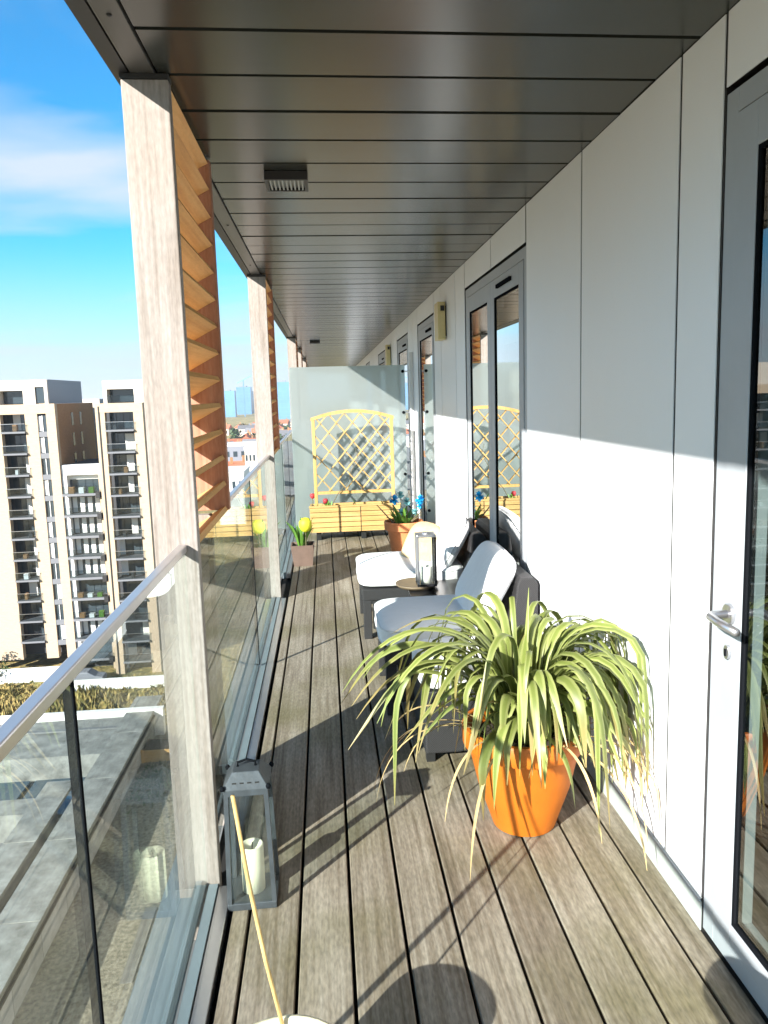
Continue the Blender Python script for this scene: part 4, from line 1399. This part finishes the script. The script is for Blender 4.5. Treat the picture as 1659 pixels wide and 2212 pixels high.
# ---- unseen stool added by the near door to cast the round shadow there
so = thing('shadow_stool', (.45, .965, 0), 'unseen round stool added beside the near glass door to cast a round shadow on its foot', 'stool')
MB().lathe(.45, .965, [(0, .385), (.125, .385), (.14, .395), (.142, .41), (.132, .424), (0, .426)], 32).build('seat', TRAYM, so, smooth=True)
for k in range(3):
    a = k * 2.094 + .6
    MB().tube([(.45 + .06 * math.cos(a), .965 + .06 * math.sin(a), .386), (.45 + .115 * math.cos(a), .965 + .115 * math.sin(a), 0)], .013, 8).build('leg', TRAYM, so)

# ---- pine planter with a trellis
pt = thing('trellis_planter', (.28, 8.15, 0), 'pine planter box with an arched lattice trellis in front of the frosted screen', 'planter')
X0, X1, XM = -.197, .752, .335
Y0, Y1 = 8.02, 8.36
for (a, b_) in ((X0, XM - .004), (XM + .004, X1)):
    n = 5
    hz_ = .268 / n
    for i in range(n):
        MB().box(a, b_, Y0, Y0 + .018, .085 + i * hz_, .085 + (i + 1) * hz_ - .006).build('slat', PINE, pt, bevel=.002)
MB().box(X0, X0 + .018, Y0 + .019, Y1, .085, .347).build('end_board', PINE, pt)
MB().box(X1 - .018, X1, Y0 + .019, Y1, .085, .347).build('end_board', PINE, pt)
MB().box(X0 + .019, X1 - .019, Y1 - .018, Y1, .085, .347).build('back_board', PINE, pt)
MB().box(X0 + .019, X1 - .019, Y0 + .019, Y1 - .019, .09, .315).build('soil', SOIL, pt)
MB().box(XM - .004, XM + .004, Y0 + .006, Y0 + .017, .085, .35).build('centre_strip', DARKTRIM, pt)
rim = MB().box(X0 - .006, X1 + .006, Y0 - .008, Y0 + .03, .3475, .366).build('top_rail', PINE, pt, bevel=.003)
for x in (X0 + .06, XM, X1 - .10): MB().box(x, x + .05, Y0 + .03, Y1 - .03, 0, .0845).build('foot', BLACK, pt)
TY = 8.17
tx0, tx1 = -.143, .712
arch = lambda x: 1.262 + .078 * (1 - ((x - (tx0 + tx1) / 2) / ((tx1 - tx0) / 2)) ** 2)
for x in (tx0, tx1 - .034): MB().box(x, x + .034, TY - .017, TY + .017, .316, arch(x + .017) - .012).build('upright', PINEZ, pt, bevel=.003)
n = 16
av_ = []
for i in range(n + 1):
    x = tx0 - .008 + (tx1 - tx0 + .016) * i / n
    av_.append((x, arch(min(max(x, tx0), tx1))))
poly = [(x, z + .016) for x, z in av_] + [(x, z - .018) for x, z in reversed(av_)]
nn = len(av_)
vs = []; fs = []
for (x, z) in av_: vs += [(x, TY - .02, z - .018), (x, TY - .02, z + .016), (x, TY + .02, z + .016), (x, TY + .02, z - .018)]
for i in range(n):
    a = i * 4
    for k in range(4): fs.append((a + k, a + (k + 1) % 4, a + 4 + (k + 1) % 4, a + 4 + k))
fs += [(0, 1, 2, 3), (n * 4 + 3, n * 4 + 2, n * 4 + 1, n * 4)]
MB().add(vs, fs).build('arch_rail', PINEZ, pt)
zb_ = .485
MB().box(tx0 + .034, tx1 - .034, TY - .013, TY + .013, zb_ - .015, zb_ + .015).build('bottom_rail', PINEZ, pt)
# lattice
ix0, ix1 = tx0 + .034, tx1 - .034
slope = 1.18
for sgn, yo in ((1, -.006), (-1, .006)):
    k = -12
    while k < 24:
        c0 = k * .20
        # z = sgn*slope*(x-xm) + c
        xm_ = (ix0 + ix1) / 2
        pts = []
        N = 90
        for i in range(N + 1):
            x = ix0 + (ix1 - ix0) * i / N
            z = sgn * slope * (x - xm_) + c0 + .42
            if zb_ + .012 < z < arch(x) - .014: pts.append((x, z))
        if len(pts) > 4:
            a, b_ = pts[0], pts[-1]
            MB().bar((a[0], TY + yo, a[1]), (b_[0], TY + yo, b_[1]), .011, .026, up=(0, 1, 0)).build('lattice_slat', PINEZ, pt)
        k += 1


def small_leaf(base, az, el, ln, wd, dr, mat, parent, name='leaf'):
    return strap(name, base, az, el, ln, wd, dr, .3, mat, parent, segs=8, wall=XW - .01)


rg = random.Random(31)
for (x, col) in ((-.165, REDF), (-.03, REDF)):
    z = .45 if x < -.1 else .39
    MB().tube([(x, 8.2, .31), (x, 8.19, z - .02)], .004, 6).build('stem', STEM, pt)
    MB().lathe(x, 8.19, [(0, z - .03), (.022, z - .015), (.028, z + .01), (.02, z + .03), (0, z + .028)], 10).build('flower', col, pt, smooth=True)
for i in range(10):
    x = rg.uniform(-.15, .70)
    small_leaf((x, 8.14, .315), rg.uniform(0, 6.28), R(rg.uniform(50, 80)), rg.uniform(.06, .12), .018, 3, LEAFG, pt)
# a climber winding up the lattice
cl_pts = [(.02, 8.13, .32), (.10, 8.135, .47), (.22, 8.14, .60), (.26, 8.14, .72), (.33, 8.14, .84), (.30, 8.14, .95)]
MB().tube(cl_pts, [.005, .005, .004, .004, .003, .002], 6).build('vine_stem', STEM, pt)

# plants beyond the screen show dimly through it
bp_ = thing('shrub', (.35, 8.68, 0), 'dark green shrub seen dimly through the frosted screen behind the trellis', 'shrub')
MB().lathe(.34, 8.68, [(0, 0), (.12, 0), (.16, .3), (.14, .3), (.13, .27), (0, .27)], 16).build('pot', BROWNPOT, bp_)
rg2 = random.Random(8)
fm = MB()
for i in range(620):
    z = rg2.uniform(.35, 1.02); rr = .17 * (1.1 - z * .75)
    a = rg2.uniform(0, 6.28)
    p = Vector((.34 + (z - .6) * .12 + rr * math.cos(a) * rg2.random() ** .5, 8.68 + .8 * rr * math.sin(a) * rg2.random() ** .5, z))
    u = Vector((rg2.gauss(0, 1), rg2.gauss(0, 1), rg2.gauss(0, 1))).normalized() * .04
    w = u.cross(Vector((rg2.gauss(0, 1), rg2.gauss(0, 1), rg2.gauss(0, 1)))).normalized() * .018
    fm.add([p - u, p - w, p + u, p + w], [(0, 1, 2, 3)])
fm.build('foliage', LEAFDK, bp_)
MB().tube([(.34, 8.68, .27), (.36, 8.68, .8)], [.012, .005], 6).build('stem', STEM, bp_)

# ---- terracotta pot with blue flowers
tp = thing('terracotta_pot', (.70, 7.02, 0), 'terracotta pot with blue flowers beyond the far chair', 'potted plant')
tx, tyy = .685, 7.02
MB().lathe(tx, tyy, [(0, 0), (.105, 0), (.11, .005), (.15, .255), (.152, .262), (.178, .265), (.182, .335), (.176, .342), (.162, .34), (.158, .30), (0, .30)], 36).build('pot', TERRA2, tp)
MB().lathe(tx, tyy, [(0, .318), (.157, .305)], 16).build('soil', SOIL, tp)
for i in range(26):
    az = rg.uniform(0, 6.28)
    small_leaf((tx + .07 * math.cos(az), tyy + .07 * math.sin(az), .31), az, R(rg.uniform(40, 80)), rg.uniform(.10, .22), .028, rg.uniform(3, 6), LEAFG, tp)


def blue_flower(x, y, z, lean, mat, r=.05, n=26):
    MB().tube([(tx + (x - tx) * .3, tyy, .31), (x - lean * .3, y, (z + .31) / 2), (x, y, z)], [.005, .004, .003], 6).build('stem', STEM, tp)
    for k in range(n):
        v = Vector((rg.gauss(0, 1), rg.gauss(-.5, .8), rg.gauss(.25, 1))).normalized()
        strap('petal', (x, y, z), math.atan2(v.y, v.x), math.asin(v.z), r, r * .62, 4.0, .2, mat, tp, segs=4)


blue_flower(.598, 6.95, .548, .04, BLUEF, .054, 30)
blue_flower(.832, 6.95, .545, -.03, BLUEF, .050, 30)
blue_flower(.832, 6.94, .49, -.03, BLUEF, .040, 16)
blue_flower(.665, 7.02, .585, .0, TEALF, .042)
blue_flower(.72, 7.0, .52, .0, TEALF, .045)
blue_flower(.66, 6.96, .42, .0, TEALF, .055, 20)
blue_flower(.79, 6.98, .43, .0, TEALF, .04, 14)
MB().tube([(.60, 7.0, .31), (.50, 7.0, .43), (.44, 7.0, .50)], [.007, .006, .004], 6).build('twig', BARK, tp)
t2 = thing('terracotta_pot', (.88, 6.55, 0), 'small terracotta pot against the wall behind the far chair', 'pot')
MB().lathe(.885, 6.55, [(0, 0), (.06, 0), (.075, .15), (.088, .152), (.09, .2), (.082, .204), (.076, .18), (0, .175)], 28).build('pot', TERRA2, t2)
MB().lathe(.885, 6.55, [(0, .185), (.075, .178)], 14).build('soil', SOIL, t2)

# ---- brown pot with a yellow tulip
yp = thing('tulip_pot', (-.245, 6.90, 0), 'square brown pot with green leaves and a yellow flower by the glass balustrade', 'potted plant')
fr_ = lambda s, z: [(-.245 - s, 6.90 - s, z), (-.245 + s, 6.90 - s, z), (-.245 + s, 6.90 + s, z), (-.245 - s, 6.90 + s, z)]
MB().add(fr_(.082, 0) + fr_(.105, .19) + fr_(.094, .19) + fr_(.088, .16), [(3, 2, 1, 0), (0, 1, 5, 4), (1, 2, 6, 5), (2, 3, 7, 6), (3, 0, 4, 7), (4, 5, 9, 8), (5, 6, 10, 9), (6, 7, 11, 10), (7, 4, 8, 11), (8, 9, 13, 12), (9, 10, 14, 13), (10, 11, 15, 14), (11, 8, 12, 15), (12, 13, 14, 15)]).build('pot', BROWNPOT, yp)
MB().add(fr_(.089, .168), [(0, 1, 2, 3)]).build('soil', SOIL, yp)
for i in range(24):
    az = rg.uniform(0, 6.28); r0 = .05 * rg.random()
    small_leaf((-.255 + r0 * math.cos(az), 6.90 + r0 * math.sin(az), .17), az, R(rg.uniform(62, 86)), rg.uniform(.14, .30), rg.uniform(.02, .034), rg.uniform(1.2, 3.4), LEAFG, yp)
MB().tube([(-.215, 6.85, .17), (-.212, 6.84, .32)], .005, 6).build('stem', STEM, yp)
MB().lathe(-.212, 6.84, [(0, .30), (.035, .315), (.058, .355), (.056, .40), (.035, .43), (.012, .435), (0, .425)], 18).build('flower', YELLOWF, yp, smooth=True)

# ---- the air between here and the skyline
hm = bpy.data.materials.new('air')
hm.use_nodes = True
hn = hm.node_tree.nodes
hn.remove(hn['Principled BSDF'])
pv = hn.new('ShaderNodeVolumePrincipled')
pv.inputs['Color'].default_value = (.92, .95, 1.0, 1)
pv.inputs['Density'].default_value = 0.00018
pv.inputs['Anisotropy'].default_value = 0.2
hm.node_tree.links.new(pv.outputs[0], hn['Material Output'].inputs['Volume'])
hz = MB().box(-6100, 6100, -500, 12100, -34.2, 62).build('haze', hm)
tag(hz, 'pale blue haze over the distant town', kind='stuff')
